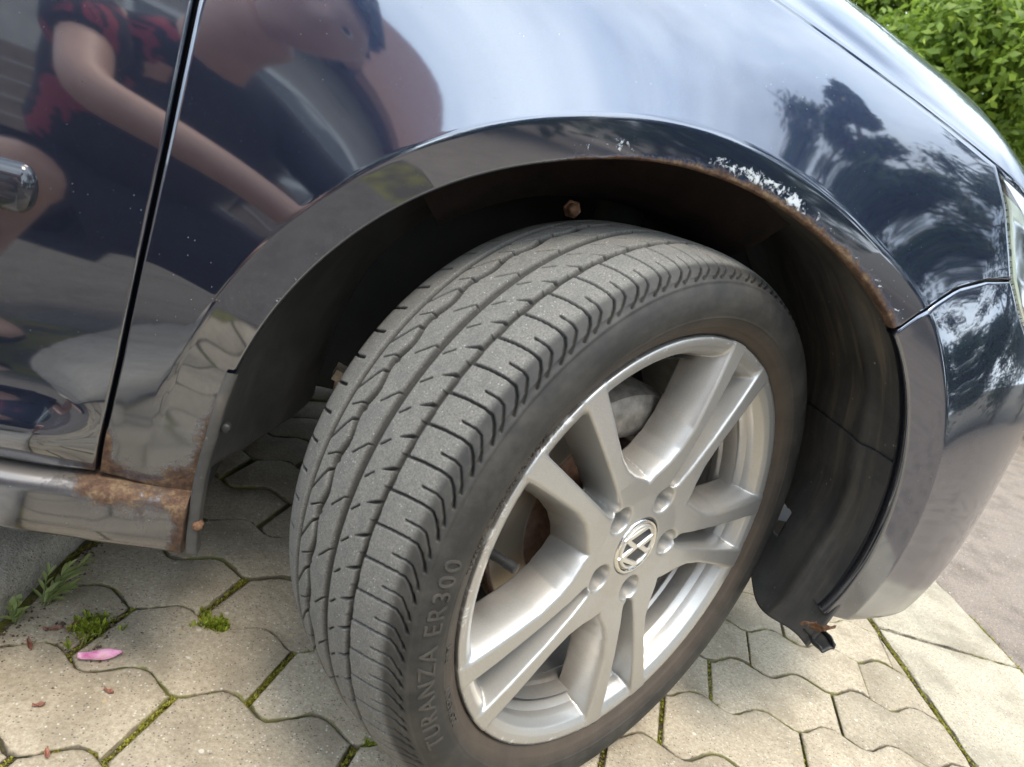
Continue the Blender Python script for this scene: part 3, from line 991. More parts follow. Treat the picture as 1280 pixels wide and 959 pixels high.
# front
def rf_front(ph, y): return np.interp(ph, [-30, -10, 15, 45, 70, 100], [.348, .346, .350, .361, .358, .356]) + .006 * sstep(.05, .2, y) - .004 * np.exp(-((y - .075) / .012) ** 2) + .003 * np.sin(ph * .25) * sstep(.03, .1, y)
seam_ph = 19.5
liner('arch_liner', np.linspace(seam_ph, 74, 70), np.linspace(.010, .32, 60), lambda p, y: rf_front(p, y) + .003, dirt=lambda p, y: 1.0 * sstep(70, 40, p) * (1 - .4 * sstep(.1, .25, y)))
def hol(p, y): return ((p < -3.5) & (p > -10.0) & (y > .150) & (y < .185))
liner('arch_liner', np.linspace(-27, seam_ph + .4, 90), np.linspace(.008, .215, 70), rf_front, dirt=lambda p, y: .55 + 0 * p, holes=hol, lo=lambda y: -20.5 - 3.0 * sstep(.02, .10, y) + 5.0 * sstep(.10, .2, y))
# torn rusty corner and the curled black end under the bumper
mb = MB()
V = []
for a in np.linspace(-.4, 2.6, 16):
    for y in np.linspace(-.008, .026, 8):
        r_ = .0135 + .001 * math.sin(y * 300)
        V.append((.262 + r_ * math.cos(a) * (1 - .5 * abs(y - .012) / .04), y, .226 - r_ * math.sin(a) * .75 - .003 * math.cos(a * 3)))
o = mobj('torn_liner_end', V, gridf(16, 8), M_black, car); s_ = o.modifiers.new('thick', 'SOLIDIFY'); s_.thickness = .002
V = []
for i in range(9):
    for j_ in range(6):
        V.append((.228 + i * .0042 + rng.normal(0, .0012), -.006 + j_ * .003 + rng.normal(0, .0008), .2475 + .0055 * math.sin(i * .9) - j_ * .0022 + rng.normal(0, .0015)))
mobj('torn_edge', V, gridf(9, 6), M_rust, car, False)

# --- inside of the arch
mb = MB()
V = []; 
for p in np.linspace(66, 132, 40):
    for y, r_ in ((.018, .357), (.05, .364), (.08, .362), (.10, .350), (.12, .320), (.15, .300), (.20, .295), (.34, .29)):
        V.append((AX + r_ * math.cos(R(p)), y, AZ + r_ * math.sin(R(p))))
M_inner = simple('inner_wing_underseal', (.016, .008, .006), .8, nscale=26, namp=.7, bump=.6, bscale=120)
mobj('inner_wing', V, gridf(40, 8, flip=True), M_inner, car)
mb = MB(); mb.box((.03, .345, .54), (.80, .006, .52)); mb.build('inner_wall', M_void, car, False)
mb = MB(); mb.tube([(-.05, .20, .30), (-.075, .225, .72)], [.032, .030], 20); mb.tube([(-.06, .212, .52), (-.066, .217, .56)], [.06, .058], 24); mb.build('suspension_strut', M_black, car)
mb = MB(); mb.tube([(-.06, .16, .22), (-.20, .36, .24), (-.34, .52, .25)], [.022, .020, .03], 12); mb.build('control_arm', M_bolt, car)
mb = MB(); mb.box((-.325, .250, .330), (.045, .03, .014), Matrix.Rotation(.3, 3, 'Y')); mb.lathe([(0, -.010), (.006, -.010), (.006, .010), (0, .010)], 12, 'z', (-.338, .240, .320))
mb.build('mounting_bracket', simple('bracket_tan', (.40, .31, .22), .7, nscale=60, namp=.4), car, False)
mb = MB(); mb.lathe([(0, -.008), (.0048, -.008), (.006, -.006), (.006, .003), (.009, .004), (.009, .008), (0, .008)], 6, 'y', (-.160, .075, .6095)); mb.build('rusty_bolt', M_rust, car, False)

# --- underbody; inner floor and undertray set low to keep sky light out
mb = MB()
mb.box((-1.35, .86, .232), (1.80, 1.64, .03))
mb.box((-.07, 1.06, .245), (.80, 1.20, .03))
mb.box((.34, .86, .185), (.30, 1.0, .03))
mb.box((-1.35, 1.0, .20), (1.70, 1.2, .03))  # extra lower floor, added to deepen the shade under the car
mb.box((-1.0, .035, .60), (1.0, .008, .66))
mb.box((-.02, .36, .78), (1.0, .006, .14))
mb.build('underbody', M_void, car, False)

# --- headlight
hp = [(.2415, .8125)] + [(a_, float(vz(a_, b_))) for a_, b_ in ((.264, .731), (.2945, .668), (.320, .641), (.362, .611), (.422, .590), (.55, .57))] + [(.64, .62), (.62, .70), (.56, .80), (.40, .8155)]
hp = np.array(hp); hc = np.array([.43, .71])
NH, NS = 150, 26
hb_ = resample(list(map(tuple, hp)) + [tuple(hp[0])], NH)
s_ = np.linspace(0, 1, NS)
Dh = hc[None, None] * (1 - s_[None, :, None]) + hb_[:, None] * s_[None, :, None]
P = body(Dh[..., 0], Dh[..., 1], 0.0, True)
bul = (1 - s_ ** 3)[None, :, None] * .010
psi = np.interp(Dh[..., 0], _u, _psi)
nout = np.stack([np.sin(psi), -np.cos(psi), 0 * psi + .25], -1)
lens = P + nout * bul
lens = np.concatenate([lens, lens[:, -1:] - nout[:, -1:] * .012], 1)
def mat_glass():
    m = NM('lens_glass')
    m.t.nodes.remove(m.b)
    gl = m.n('ShaderNodeBsdfGlossy'); gl.inputs['Roughness'].default_value = .14
    tr = m.n('ShaderNodeBsdfTransparent'); tr.inputs[0].default_value = (.93, .96, .94, 1)
    fr = m.n('ShaderNodeFresnel'); fr.inputs[0].default_value = 1.5
    ms = m.n('ShaderNodeMixShader'); m.l(m.math('MULTIPLY_ADD', fr.outputs[0], 1.0, .06), ms.inputs[0])
    m.l(tr.outputs[0], ms.inputs[1]); m.l(gl.outputs[0], ms.inputs[2]); m.l(ms.outputs[0], m.out.inputs[0])
    return m.m
hl = empty('headlight', tuple(body(.40, .70)), car)
bpy.context.view_layer.update()
def sub(o, par):
    o.parent = par; o.matrix_parent_inverse = par.matrix_world.inverted(); return o
bpy.context.view_layer.update()
hinv = Matrix.Translation(hl.location).inverted()
def hsub(name, V, f, mat, smooth=True):
    V = np.asarray(V).reshape(-1, 3) - np.array(hl.location)
    return mobj(name, V, f, mat, hl, smooth)
hsub('lens', lens, gridf(NH, lens.shape[1], wrap_n=False), mat_glass())
bowl = P + np.stack([-np.sin(psi), np.cos(psi), 0 * psi - .05], -1) * (.006 + .085 * (1 - s_[None, :, None] ** 5))
ribs = .003 * np.sin(Dh[..., 1] * 260)[..., None] * (s_[None, :, None] < .97)
bowl = bowl + np.stack([np.sin(psi), -np.cos(psi), 0 * psi], -1) * ribs
hsub('reflector', bowl, gridf(NH, NS), simple('reflector_silver', (.74, .76, .70), .38, .6))
rim_ = np.stack([P[:, -1], P[:, -1] - nout[:, -1] * .015], 1)
hsub('surround', rim_, gridf(NH, 2), M_chrome)

# ------------------------------------------------------------------ the wheel
WE1 = Vector((0.8571673, 0.51503807, 0)); WN = Vector((0.51459991, -0.85643807, 0.04124046))
WE2 = WE1.cross(-WN).normalized()
HC = 0.302
wheel = empty('wheel', (0, 0, 0), car)
wheel.matrix_local = Matrix(((WE1.x, -WN.x, WE2.x, 0), (WE1.y, -WN.y, WE2.y, 0), (WE1.z, -WN.z, WE2.z, HC), (0, 0, 0, 1)))
W3 = np.array(wheel.matrix_local)[:3, :3]
wheel['label'] = 'front wheel steered inwards, twin five spoke silver alloy with worn tyre'

# --- tyre. section: arc length from the outer bead over the tread to the inner bead; local y = inboard
def tyre_section():
    out = [(.2335, -.012), (.2350, -.0065), (.2385, -.0020), (.2420, .0000), (.2445, .0022), (.2480, .0048), (.2530, .0075), (.2600, .0100), (.2680, .0112), (.2760, .0105), (.2830, .0082), (.2885, .0050), (.2930, .0016), (.2968, -.0022), (.3000, -.0064), (.3028, -.0112), (.3052, -.0168), (.3074, -.0235), (.3095, -.032), (.3112, -.041), (.3125, -.050), (.3137, -.068), (.3143, -.086), (.3145, -.0985)]
    inn = [(r_, -.197 - o_) for r_, o_ in out[-2::-1]]
    P = np.array(out + inn)
    # smooth arc length resample (Catmull-like by dense linear + box filter)
    s = np.r_[0, np.cumsum(np.linalg.norm(np.diff(P, axis=0), axis=1))]
    t = np.linspace(0, s[-1], 4000)
    Q = np.stack([np.interp(t, s, P[:, 0]), np.interp(t, s, P[:, 1])], 1)
    k = 61
    Qp = np.pad(Q, ((k // 2, k // 2), (0, 0)), mode='edge')
    Q = np.stack([np.convolve(Qp[:, c], np.ones(k) / k, 'valid') for c in range(2)], 1)
    s = np.r_[0, np.cumsum(np.linalg.norm(np.diff(Q, axis=0), axis=1))]
    return Q, s
Q, sQ = tyre_section()
smid = sQ[np.argmin(abs(Q[:, 1] + .0985))]
# stations in arc length (w = s - smid, negative = outer side)
sA = np.concatenate([np.arange(0, smid - .150, .0016), np.arange(smid - .150, smid + .118, .00080), np.arange(smid + .118, sQ[-1], .004), [sQ[-1]]])
secR = np.interp(sA, sQ, Q[:, 0]); secO = np.interp(sA, sQ, Q[:, 1]); wA = sA - smid
tR = np.gradient(secR, sA); tO = np.gradient(secO, sA)
nl = np.hypot(tR, tO); nR, nO = -tO / nl, tR / nl          # outward normal in (r, off)
thv = np.concatenate([np.arange(62, 236, .14), np.arange(236, 422, .62)])
TH, WA = np.meshgrid(thv, wA, indexing='ij')
OFF = np.broadcast_to(secO[None], TH.shape)
DEG = R(1) * .3135                                            # metres per degree at the tread
def woff(off):                                                # tread: offset along axle -> w
    o = secO[::1]; k = np.argmax(secO); return np.interp(-off, -secO[k:], wA[k:])
dep = np.zeros(TH.shape)
grv = np.zeros(TH.shape)
def carve(dist, width, depth, soft=.0010, g=1.0):
    global dep, grv
    a = np.clip((width / 2 - dist) / soft + .5, 0, 1)
    dep = np.maximum(dep, a * depth); grv = np.maximum(grv, np.clip(a * 1.3 - .15, 0, 1) * g)
# circumferential grooves
wG1, wG2, wG4 = woff(-.0500), woff(-.0860), woff(-.147)
saw = .0011 * (((TH - 149.1) / 5.294) % 1.0)
carve(abs(WA - (wG1 - .0003 - saw)), .0066, .0064, .001, .8)
carve(abs(WA - wG2), .0098, .0072, .0012, .75)
_ph = ((TH - 156.8) / 8.78) * 2 * np.pi
wob = .0024 * np.sin(_ph) + .0002
carve(abs(WA - (woff(-.1200) + wob)), .0086, .0070, .0014, .78)
carve(abs(WA - wG4), .0080, .0068, .0012, .75)
def seg(period, th0, pts, width, depth, w_taper=None, soft=.0008, g=1.0):
    """poly-line cut repeated round the tyre; pts (dtheta_deg, w)"""
    best = np.full(TH.shape, 1.0); wd = np.full(TH.shape, width)
    rel0 = (TH - th0) / period
    base = np.round(rel0 - (pts[0][0] + pts[-1][0]) / 2 / period)
    lo = min(p[1] for p in pts) - .004; hi = max(p[1] for p in pts) + .004
    msk = np.where((wA > lo) & (wA < hi))[0]
    if len(msk) == 0: return
    sl = slice(msk[0], msk[-1] + 1)
    for sh in (-1, 0, 1):
        x = (TH[:, sl] - th0 - (base[:, sl] + sh) * period) * DEG; y = WA[:, sl]
        for k, ((a0, a1), (b0, b1)) in enumerate(zip(pts[:-1], pts[1:])):
            ax, bx = a0 * DEG, b0 * DEG
            dx, dy = bx - ax, b1 - a1
            t = np.clip(((x - ax) * dx + (y - a1) * dy) / (dx * dx + dy * dy), 0, 1)
            d = np.hypot(x - ax - t * dx, y - a1 - t * dy)
            if w_taper: d = d + (1 - (k + t) / (len(pts) - 1)) * width * .5 * w_taper
            best[:, sl] = np.minimum(best[:, sl], d)
    carve(best, width, depth, soft, g)
ws = lambda o: woff(o)
we = ws(-.0100)                                                # shoulder edge
PS = 5.294
# shoulder slots running over the edge
seg(PS, 149.1, [(0, wG1), (-.75, ws(-.030)), (-1.10, ws(-.014)), (-.95, we - .004), (-.1, we - .009), (1.2, we - .0135), (2.5, we - .0165)], .0019, .0042, None, .0008, .9)
seg(PS, 149.1, [(-.0, wG1), (.05, wG1 + .0002)], .0034, .004)
seg(PS, 149.1, [(-3.15, ws(-.0215)), (-3.35, ws(-.010)), (-3.05, we - .006), (-2.3, we - .009), (-1.0, we - .0135), (.2, we - .0160)], .0016, .0034, None, .0008, .85)
# rib 2: short wedge cuts at the groove and fine sipes
seg(PS, 149.1, [(3.75, ws(-.0640)), (2.45, ws(-.0515))], .0032, .0050, 1.0)
seg(PS, 149.1, [(6.3, ws(-.0785)), (4.75, ws(-.0705))], .0011, .0036, None, .0005)
# centre: long diagonals and fine sipes
PD = 8.78
seg(PD, 155.9, [(0.2, ws(-.1425)), (-3.2, ws(-.131)), (-6.8, ws(-.1165))], .0021, .0056, .15)
seg(PD, 155.9, [(-.2, ws(-.1058)), (-3.0, ws(-.0912))], .0011, .0036, None, .0005)
seg(PD, 155.9, [(2.9, ws(-.1380)), (1.1, ws(-.1225))], .0011, .0036, None, .0005)
# inner shoulder
seg(PS, 151.7, [(0, ws(-.1640)), (.4, ws(-.178)), (.5, ws(-.190)), (-.4, ws(-.190) + .014)], .0026, .0032)
dep = np.where(WA > .118, 0, dep)
# wall mouldings: rim protector, rings
wall = np.zeros(TH.shape)
for rc, ht, wd in ((.2565, .0006, .0012), (.2895, .0010, .0016), (.2945, .0007, .0010), (.2460, .0006, .0010)):
    wall += np.where(WA < 0, ht * np.clip(1 - abs(secR[None] - rc) / wd, 0, 1) ** .5, 0)
rr3 = secR[None] + (-dep + wall) * nR[None]
oo3 = secO[None] + (-dep + wall) * nO[None]
a_ = np.radians(TH)
V = np.stack([rr3 * np.cos(a_), -oo3, rr3 * np.sin(a_)], -1)
# worn contact: the foot stands flat on the paving
wz = V @ W3[2] + HC
pen = np.clip(.0012 - wz, 0, None)
V = V + W3[2][None, None] * pen[..., None]
V[..., 1] += -np.sign(V[..., 1] - .0985) * -0.35 * pen * (abs(V[..., 1] - .0985) > .085)
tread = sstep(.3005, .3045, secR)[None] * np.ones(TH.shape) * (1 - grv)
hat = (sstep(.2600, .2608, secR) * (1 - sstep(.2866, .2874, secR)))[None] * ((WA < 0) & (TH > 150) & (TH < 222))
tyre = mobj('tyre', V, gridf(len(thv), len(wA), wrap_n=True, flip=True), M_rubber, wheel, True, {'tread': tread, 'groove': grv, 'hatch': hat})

# --- raised lettering on the wall
def wall_off(r_):
    k = np.argmax(secO); return np.interp(r_, secR[:k + 40], secO[:k + 40])
M_letter = simple("wall_letter_rubber", (.050, .045, .039), .55, nscale=60, namp=.3)
def arc_text(txt, r_, a_mid, size, spacing=1.0, height=.0007, name='wall_lettering', outward=True, sx=1.0, fat=0.0):
    cu = bpy.data.curves.new('t', 'FONT'); cu.body = txt; cu.size = size; cu.align_x = 'CENTER'; cu.align_y = 'CENTER'
    cu.space_character = spacing; cu.resolution_u = 3; cu.extrude = .0008; cu.offset = fat
    ob = bpy.data.objects.new('t', cu); col.objects.link(ob)
    bpy.context.view_layer.update()
    dg = bpy.context.evaluated_depsgraph_get()
    me = bpy.data.meshes.new_from_object(ob.evaluated_get(dg))
    bm = bmesh.new(); bm.from_mesh(me)
    bmesh.ops.subdivide_edges(bm, edges=[e for e in bm.edges if e.calc_length() > .004], cuts=2)
    bmesh.ops.triangulate(bm, faces=bm.faces)
    for v in bm.verts:
        x, y, z = v.co; x *= sx
        rad = r_ + y
        an = R(a_mid) - x / r_
        off = float(wall_off(rad)) + (height if z > 0 else -.0015)
        v.co = (rad * math.cos(an), -off, rad * math.sin(an))
    bm.to_mesh(me); bm.free()
    bpy.data.objects.remove(ob); bpy.data.curves.remove(cu)
    o = bpy.data.objects.new(name, me); col.objects.link(o); o.parent = wheel
    me.materials.clear(); me.materials.append(M_letter)
    return o
arc_text('TURANZA ER300', .2735, 190.5, .0215, 1.20, .0012, sx=1.06)
arc_text('TUBELESS  \u2022  STEEL BELTED RADIAL', .2515, 158.5, .0092, 1.10, .0013, sx=.80)
arc_text('91Y', .2515, 190.2, .0105, 1.1, .0013)
arc_text('225/45R17', .2515, 205.0, .0105, 1.15, .0013)

# --- rim: solid of the casting from a distance field, meshed with surface nets
h = .0012
xs = np.arange(-.2395, .2400, h).astype(np.float32)
os_ = np.arange(-.066, .0075, h).astype(np.float32)
Xg, Zg = np.meshgrid(xs, xs, indexing='ij')
rg = np.hypot(Xg, Zg); ag = np.degrees(np.arctan2(Zg, Xg))
C0 = 140.3
rel = np.radians(((ag - C0 + 36) % 72) - 36)
pg = rg * np.cos(rel); qg = abs(rg * np.sin(rel))
def smin(a, b, k):
    hh = np.clip(.5 + .5 * (b - a) / k, 0, 1); return b * (1 - hh) + a * hh - k * hh * (1 - hh)
def smax(a, b, k): return -smin(-a, -b, k)
zf = np.interp(rg, [0, .040, .062, .10, .14, .19, .225, .24], [-.0095, -.0095, -.0088, -.0042, -.0014, .0002, .0002, -.0018]).astype(np.float32)
qo = np.interp(pg, [.04, .062, .075, .092, .11, .135, .16, .19, .215, .24], [.050, .0475, .0440, .0365, .0322, .0325, .0370, .0428, .0480, .054]).astype(np.float32)
qi = (-.0014 + .1215 * pg).astype(np.float32)
zring = np.interp(rg, [.19, .2085, .2130, .2190, .2255, .2320, .2350], [-.060, -.034, -.016, -.0062, -.0022, -.0006, -.0016]).astype(np.float32)
lug = []
for k in range(5):
    a = R(C0 - 72 * k - .8)
    lug.append(np.hypot(Xg - .056 * math.cos(a), Zg - .056 * math.sin(a)))
lug = np.minimum.reduce(lug)
valve_hole = np.hypot(Xg + .195, Zg - .017)
layers = []
for o in os_:
    dp = np.clip(zf - o, 0, None)
    d_out = qg - (qo + .19 * dp + .0030 * (1 - np.exp(-dp / .006)) - .0012 * (1 - np.clip(dp / .0012, 0, 1)))
    d_in = (qi - .16 * dp + .0010 * (1 - np.clip(dp / .0010, 0, 1))) - qg
    d_front = o - zf
    d_back = (zf - .046 - .0 * pg) - o
    lat_ = smin(np.maximum(smax(d_out, d_in, .0008), .050 - rg), rg - .0715 - .15 * dp, .010)
    spoke = smax(lat_, smax(d_front, d_back, .0010), .0009)
    spoke = np.maximum(spoke, rg - .2345)
    hub = np.maximum(np.maximum(rg - .0700, o - (zf - .02)), -.060 - o)
    ring = smax(smax(rg - .2347, o - zring, .0016), (zring - .010) - o, .002)
    ring = np.maximum(ring, .196 - rg)
    d = smin(np.minimum(spoke, hub), ring, .0035)
    cone = lug - (.0152 + .20 * (o + .009))
    d = smax(d, -np.maximum(cone, -.040 - o), .0022)
    d = np.maximum(d, -np.maximum(rg - .0338, -.0135 - o))
    d = np.maximum(d, -np.maximum(rg - .0285, -.050 - o))
    layers.append(d.astype(np.float32))
D = np.stack(layers, 2)
D[:, :, 0] = np.maximum(D[:, :, 0], .001); D[:, :, -1] = np.maximum(D[:, :, -1], .001)
def surface_nets(D, org, h):
    s = D < 0
    c = np.zeros(tuple(n - 1 for n in D.shape), np.int8)
    for i in (0, 1):
        for j in (0, 1):
            for k in (0, 1):
                c += s[i:i + c.shape[0], j:j + c.shape[1], k:k + c.shape[2]]
    act = (c > 0) & (c < 8)
    idx = np.argwhere(act)
    imap = np.full(c.shape, -1, np.int32); imap[act] = np.arange(len(idx))
    pos = np.zeros((len(idx), 3)); cnt = np.zeros(len(idx))
    cor = [(i, j, k) for i in (0, 1) for j in (0, 1) for k in (0, 1)]
    vals = {q_: D[idx[:, 0] + q_[0], idx[:, 1] + q_[1], idx[:, 2] + q_[2]] for q_ in cor}
    for a in cor:
        for ax in range(3):
            if a[ax] == 0:
                b = list(a); b[ax] = 1; b = tuple(b)
                va, vb = vals[a], vals[b]
                m = (va < 0) != (vb < 0)
                t = va[m] / (va[m] - vb[m])
                p = np.tile(np.array(a, float), (m.sum(), 1)); p[:, ax] = t
                pos[m] += p; cnt[m] += 1
    P = (idx + pos / cnt[:, None]) * h + np.array(org)
    F = []
    for ax in range(3):
        sl0 = [slice(None)] * 3; sl1 = [slice(None)] * 3
        sl0[ax] = slice(0, -1); sl1[ax] = slice(1, None)
        ch = s[tuple(sl0)] != s[tuple(sl1)]
        e = np.argwhere(ch)
        o1, o2 = [(1, 2), (2, 0), (0, 1)][ax]
        ok = (e[:, o1] > 0) & (e[:, o2] > 0) & (e[:, o1] < D.shape[o1] - 1) & (e[:, o2] < D.shape[o2] - 1)
        e = e[ok]
        ins = s[e[:, 0], e[:, 1], e[:, 2]]
        def cell(d1, d2):
            q_ = e.copy(); q_[:, o1] += d1; q_[:, o2] += d2; return imap[q_[:, 0], q_[:, 1], q_[:, 2]]
        f = np.stack([cell(-1, -1), cell(0, -1), cell(0, 0), cell(-1, 0)], 1)
        f[~ins] = f[~ins][:, ::-1]
        F.append(f)
    return P, np.concatenate(F)
P, F = surface_nets(D, (xs[0], xs[0], os_[0]), h)
P = np.stack([P[:, 0], -P[:, 2], P[:, 1]], 1)
F = F[:, ::-1]
# relax a little
nb = np.zeros_like(P); nc = np.zeros(len(P))
for it in range(2):
    nb[:] = 0; nc[:] = 0
    for a, b in ((0, 1), (1, 2), (2, 3), (3, 0)):
        np.add.at(nb, F[:, a], P[F[:, b]]); np.add.at(nb, F[:, b], P[F[:, a]])
        np.add.at(nc, F[:, a], 1); np.add.at(nc, F[:, b], 1)
    P = P + .45 * (nb / nc[:, None] - P)
rP = np.hypot(P[:, 0], P[:, 2])
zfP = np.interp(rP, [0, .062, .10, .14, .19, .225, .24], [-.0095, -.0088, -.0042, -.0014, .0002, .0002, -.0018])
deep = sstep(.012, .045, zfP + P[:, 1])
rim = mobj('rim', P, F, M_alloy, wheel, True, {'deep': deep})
mb = MB()
prof = [(.2348, .0015), (.2352, .006), (.2320, .010), (.2220, .014), (.2130, .020), (.2065, .032), (.2035, .050), (.2020, .075), (.2025, .11), (.208, .15), (.215, .17), (.217, .185), (.234, .192), (.234, .196), (.214, .189), (.2, .15), (.1985, .11), (.1985, .05), (.202, .03)]
mb.lathe(prof, 160)
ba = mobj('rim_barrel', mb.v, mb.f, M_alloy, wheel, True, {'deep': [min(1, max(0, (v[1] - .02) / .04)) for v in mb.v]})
autosmooth(ba, 50)

# --- cap, emblem, bolts, valve
mb = MB(); mb.lathe([(0, .0095), (.0262, .0095), (.0275, .0105), (.0275, .016), (0, .016)], 96)
cap = mb.build('hub_cap', M_dark_chrome, wheel); autosmooth(cap)
mb = MB(); mb.lathe([(.0335, .016), (.0335, .0105), (.0327, .0088), (.0310, .0080), (.0290, .0084), (.0272, .0096), (.0268, .012), (.0268, .016)], 96)
ringo = mb.build('cap_ring', M_chrome, wheel)
mb = MB(); mb.lathe([(.0272, .012), (.0266, .0084), (.0255, .0074), (.0240, .0074), (.0230, .0084), (.0228, .012)], 96)
# strokes of the emblem (logo frame: X right, Y up), turned so that its top points forward
def stroke(pts, w_):
    P_ = [Vector((p[0], p[1], 0)) for p in pts]
    L_, R_ = [], []
    for i, p in enumerate(P_):
        a = P_[max(i - 1, 0)]; b = P_[min(i + 1, len(P_) - 1)]
        t1 = (p - a).normalized() if i else (b - p).normalized(); t2 = (b - p).normalized() if i < len(P_) - 1 else t1
        n1 = Vector((-t1.y, t1.x, 0)); n2 = Vector((-t2.y, t2.x, 0)); m_ = (n1 + n2).normalized(); k = min(2.4, 1 / max(.3, m_.dot(n1)))
        L_.append(p + m_ * w_ * k); R_.append(p - m_ * w_ * k)
    return L_, R_
def emit(pts, w_):
    L_, R_ = stroke(pts, w_)
    LL, RR = stroke(pts, w_ * .72)
    n = len(pts); V = []; f = []
    rot = lambda p: (p.y, p.x * 1.0)                        # up -> +x (forward), right -> down handled below
    for Ls, y in ((L_, .0098), (LL, .0074), (RR, .0074), (R_, .0098)):
        for p in Ls: V.append((p.y, y, -p.x))
    for i in range(n - 1):
        for a in range(3): f.append((a * n + i, a * n + i + 1, (a + 1) * n + i + 1, (a + 1) * n + i))
    f.append((0, n, 2 * n, 3 * n)); f.append((n - 1, 2 * n - 1, 3 * n - 1, 4 * n - 1))
    mb.add(V, f)
s_ = .0248
emit([(-.40 * s_, .90 * s_), (0, .17 * s_), (.40 * s_, .90 * s_)], .0031)
emit([(-.93 * s_, .32 * s_), (-.43 * s_, -.86 * s_), (0, -.06 * s_ - .0018), (.43 * s_, -.86 * s_), (.93 * s_, .32 * s_)], .0031)
em = mb.build('emblem', M_emblem, wheel); autosmooth(em, 30)
for k in range(5):
    a = R(C0 - 72 * k - .8)
    mb = MB(); c = (.056 * math.cos(a), 0, .056 * math.sin(a))
    mb.lathe([(0, .030), (.0078, .030), (.0084, .0308), (.0084, .040)], 6, 'y', c, k * .4)
    mb.lathe([(.0084, .036), (.0112, .0372), (.0112, .040)], 24, 'y', c)
    o = mb.build('wheel_bolt', M_bolt, wheel); autosmooth(o, 30)
mb = MB(); c = Vector((-.190, .030, .014)); ax = Vector((.25, -1, -.02)).normalized()
mb.tube([c, c + ax * .016, c + ax * .0165, c + ax * .027, c + ax * .0275], [.0048, .0042, .0050, .0050, .0040], 14)
vs = mb.build('valve_stem', M_black, wheel); autosmooth(vs, 40)

# --- brake
mb = MB(); mb.lathe([(.030, .052), (.068, .050), (.074, .054), (.075, .082), (.080, .084), (.140, .084), (.1415, .0855), (.1415, .091), (.138, .092), (.138, .098), (.1415, .099), (.1415, .105), (.075, .106)], 128)
bd = mb.build('brake_disc', M_disc, wheel); autosmooth(bd, 40)
mb = MB(); mb.lathe([(.060, .118), (.150, .118), (.158, .112), (.158, .120), (.06, .122)], 96); bp = mb.build('splash_shield', M_void, wheel)
V = []
na, nr = 26, 9
for i, a in enumerate(np.linspace(R(62), R(118), na)):
    for j_, (r_, y_) in enumerate([(.100, .078), (.104, .060), (.118, .052), (.138, .052), (.152, .058), (.158, .075), (.158, .12), (.146, .13), (.11, .13)]):
        e_ = min(1, 6 * (i / (na - 1)), 6 * (1 - i / (na - 1)))
        ym = .09 + (y_ - .09) * (.55 + .45 * e_)
        V.append((r_ * math.cos(a), ym, r_ * math.sin(a)))
f = [tuple(q_) for q_ in gridf(na, nr, wrap_m=True)] + [tuple(range(nr)), tuple(range((na - 1) * nr, na * nr))]
ca = mobj('brake_caliper', V, f, simple('caliper_iron', (.24, .215, .185), .55, .6, nscale=60, namp=.45, bump=.4, bscale=300), wheel); autosmooth(ca, 45)

# ------------------------------------------------------------------ planting
def leaf_cloud(centres, radii, n, size, name, mat, parent, tone_fn=None, flat=.5, elong=1.5, shell=.55):
    """many small bent leaves through the volume of a crown"""
    k = rng.integers(0, len(centres), n)
    d = rng.normal(size=(n, 3)); d /= np.linalg.norm(d, axis=1)[:, None]
    rad = (shell + (1 - shell) * rng.random(n)) * rng.normal(1.0, .09, n)
    C_ = np.array(centres)[k]; Rr = np.array(radii)[k]
    P = C_ + d * rad[:, None] * Rr
    ok = P[:, 2] > .02
    P, d, n = P[ok], d[ok], ok.sum()
    nrm = d * .5 + rng.normal(size=(n, 3)) * .55 + np.array([0, 0, flat]); nrm /= np.linalg.norm(nrm, axis=1)[:, None]
    t = np.cross(nrm, rng.normal(size=(n, 3))); t /= np.linalg.norm(t, axis=1)[:, None]
    b = np.cross(nrm, t)
    s = size * rng.uniform(.6, 1.4, n)[:, None]
    A = P - t * s * elong * .5; B = P + t * s * elong * .5 - nrm * s * .18
    M1 = P + b * s * .36 + nrm * s * .10; M2 = P - b * s * .36 + nrm * s * .10
    V = np.stack([A, M1, B, M2], 1).reshape(-1, 3)
    F = np.concatenate([np.stack([np.arange(n) * 4, np.arange(n) * 4 + 1, np.arange(n) * 4 + 3], 1), np.stack([np.arange(n) * 4 + 1, np.arange(n) * 4 + 2, np.arange(n) * 4 + 3], 1)])
    tone = np.clip(rng.beta(2, 2.6, n) + .18 * (rng.random(n) < .15), 0, 1)
    o = mobj(name, V, F, mat, parent, False, {'tone': np.repeat(tone, 4)})
    return o

def bush(loc, w_, h_, n, label, group, size=.05, mat=None):
    root = empty('bush', loc)
    tag(root, label, 'bush', group)
    cs = []; rs = []
    for k in range(int(12 + 6 * h_)):
        a = rng.random() * 6.283; q_ = rng.random()
        z = h_ * (.14 + .76 * q_); rr = w_ * (1 - .45 * q_) * .62 * math.sqrt(rng.random())
        cs.append((rr * math.cos(a), rr * math.sin(a), z)); s = w_ * rng.uniform(.26, .46); rs.append((s, s, s * .85))
    cr_ = leaf_cloud(cs, rs, n, size, 'crown', mat or M_bush, root, shell=.3); cr_['kind'] = 'stuff'
    for k in range(7):
        a = rng.random() * 6.283
        mb = MB(); e = cs[k]
        mb.tube([(.08 * math.cos(a), .08 * math.sin(a), -.03), (e[0] * .4, e[1] * .4, e[2] * .5), (e[0] * .9, e[1] * .9, e[2])], [.02, .014, .006], 7)
        mb.build('stem', M_bark, root)
G_hedge = 'leafy bushes along the far side of the road'
_k0 = kpt(-40, -.01)
yq = [kpt(-40, -.01), kpt(-1.08, -.01), (-1.18, -1.02), (-1.18, 2.6), (-30, 2.6), (-30, -40)]
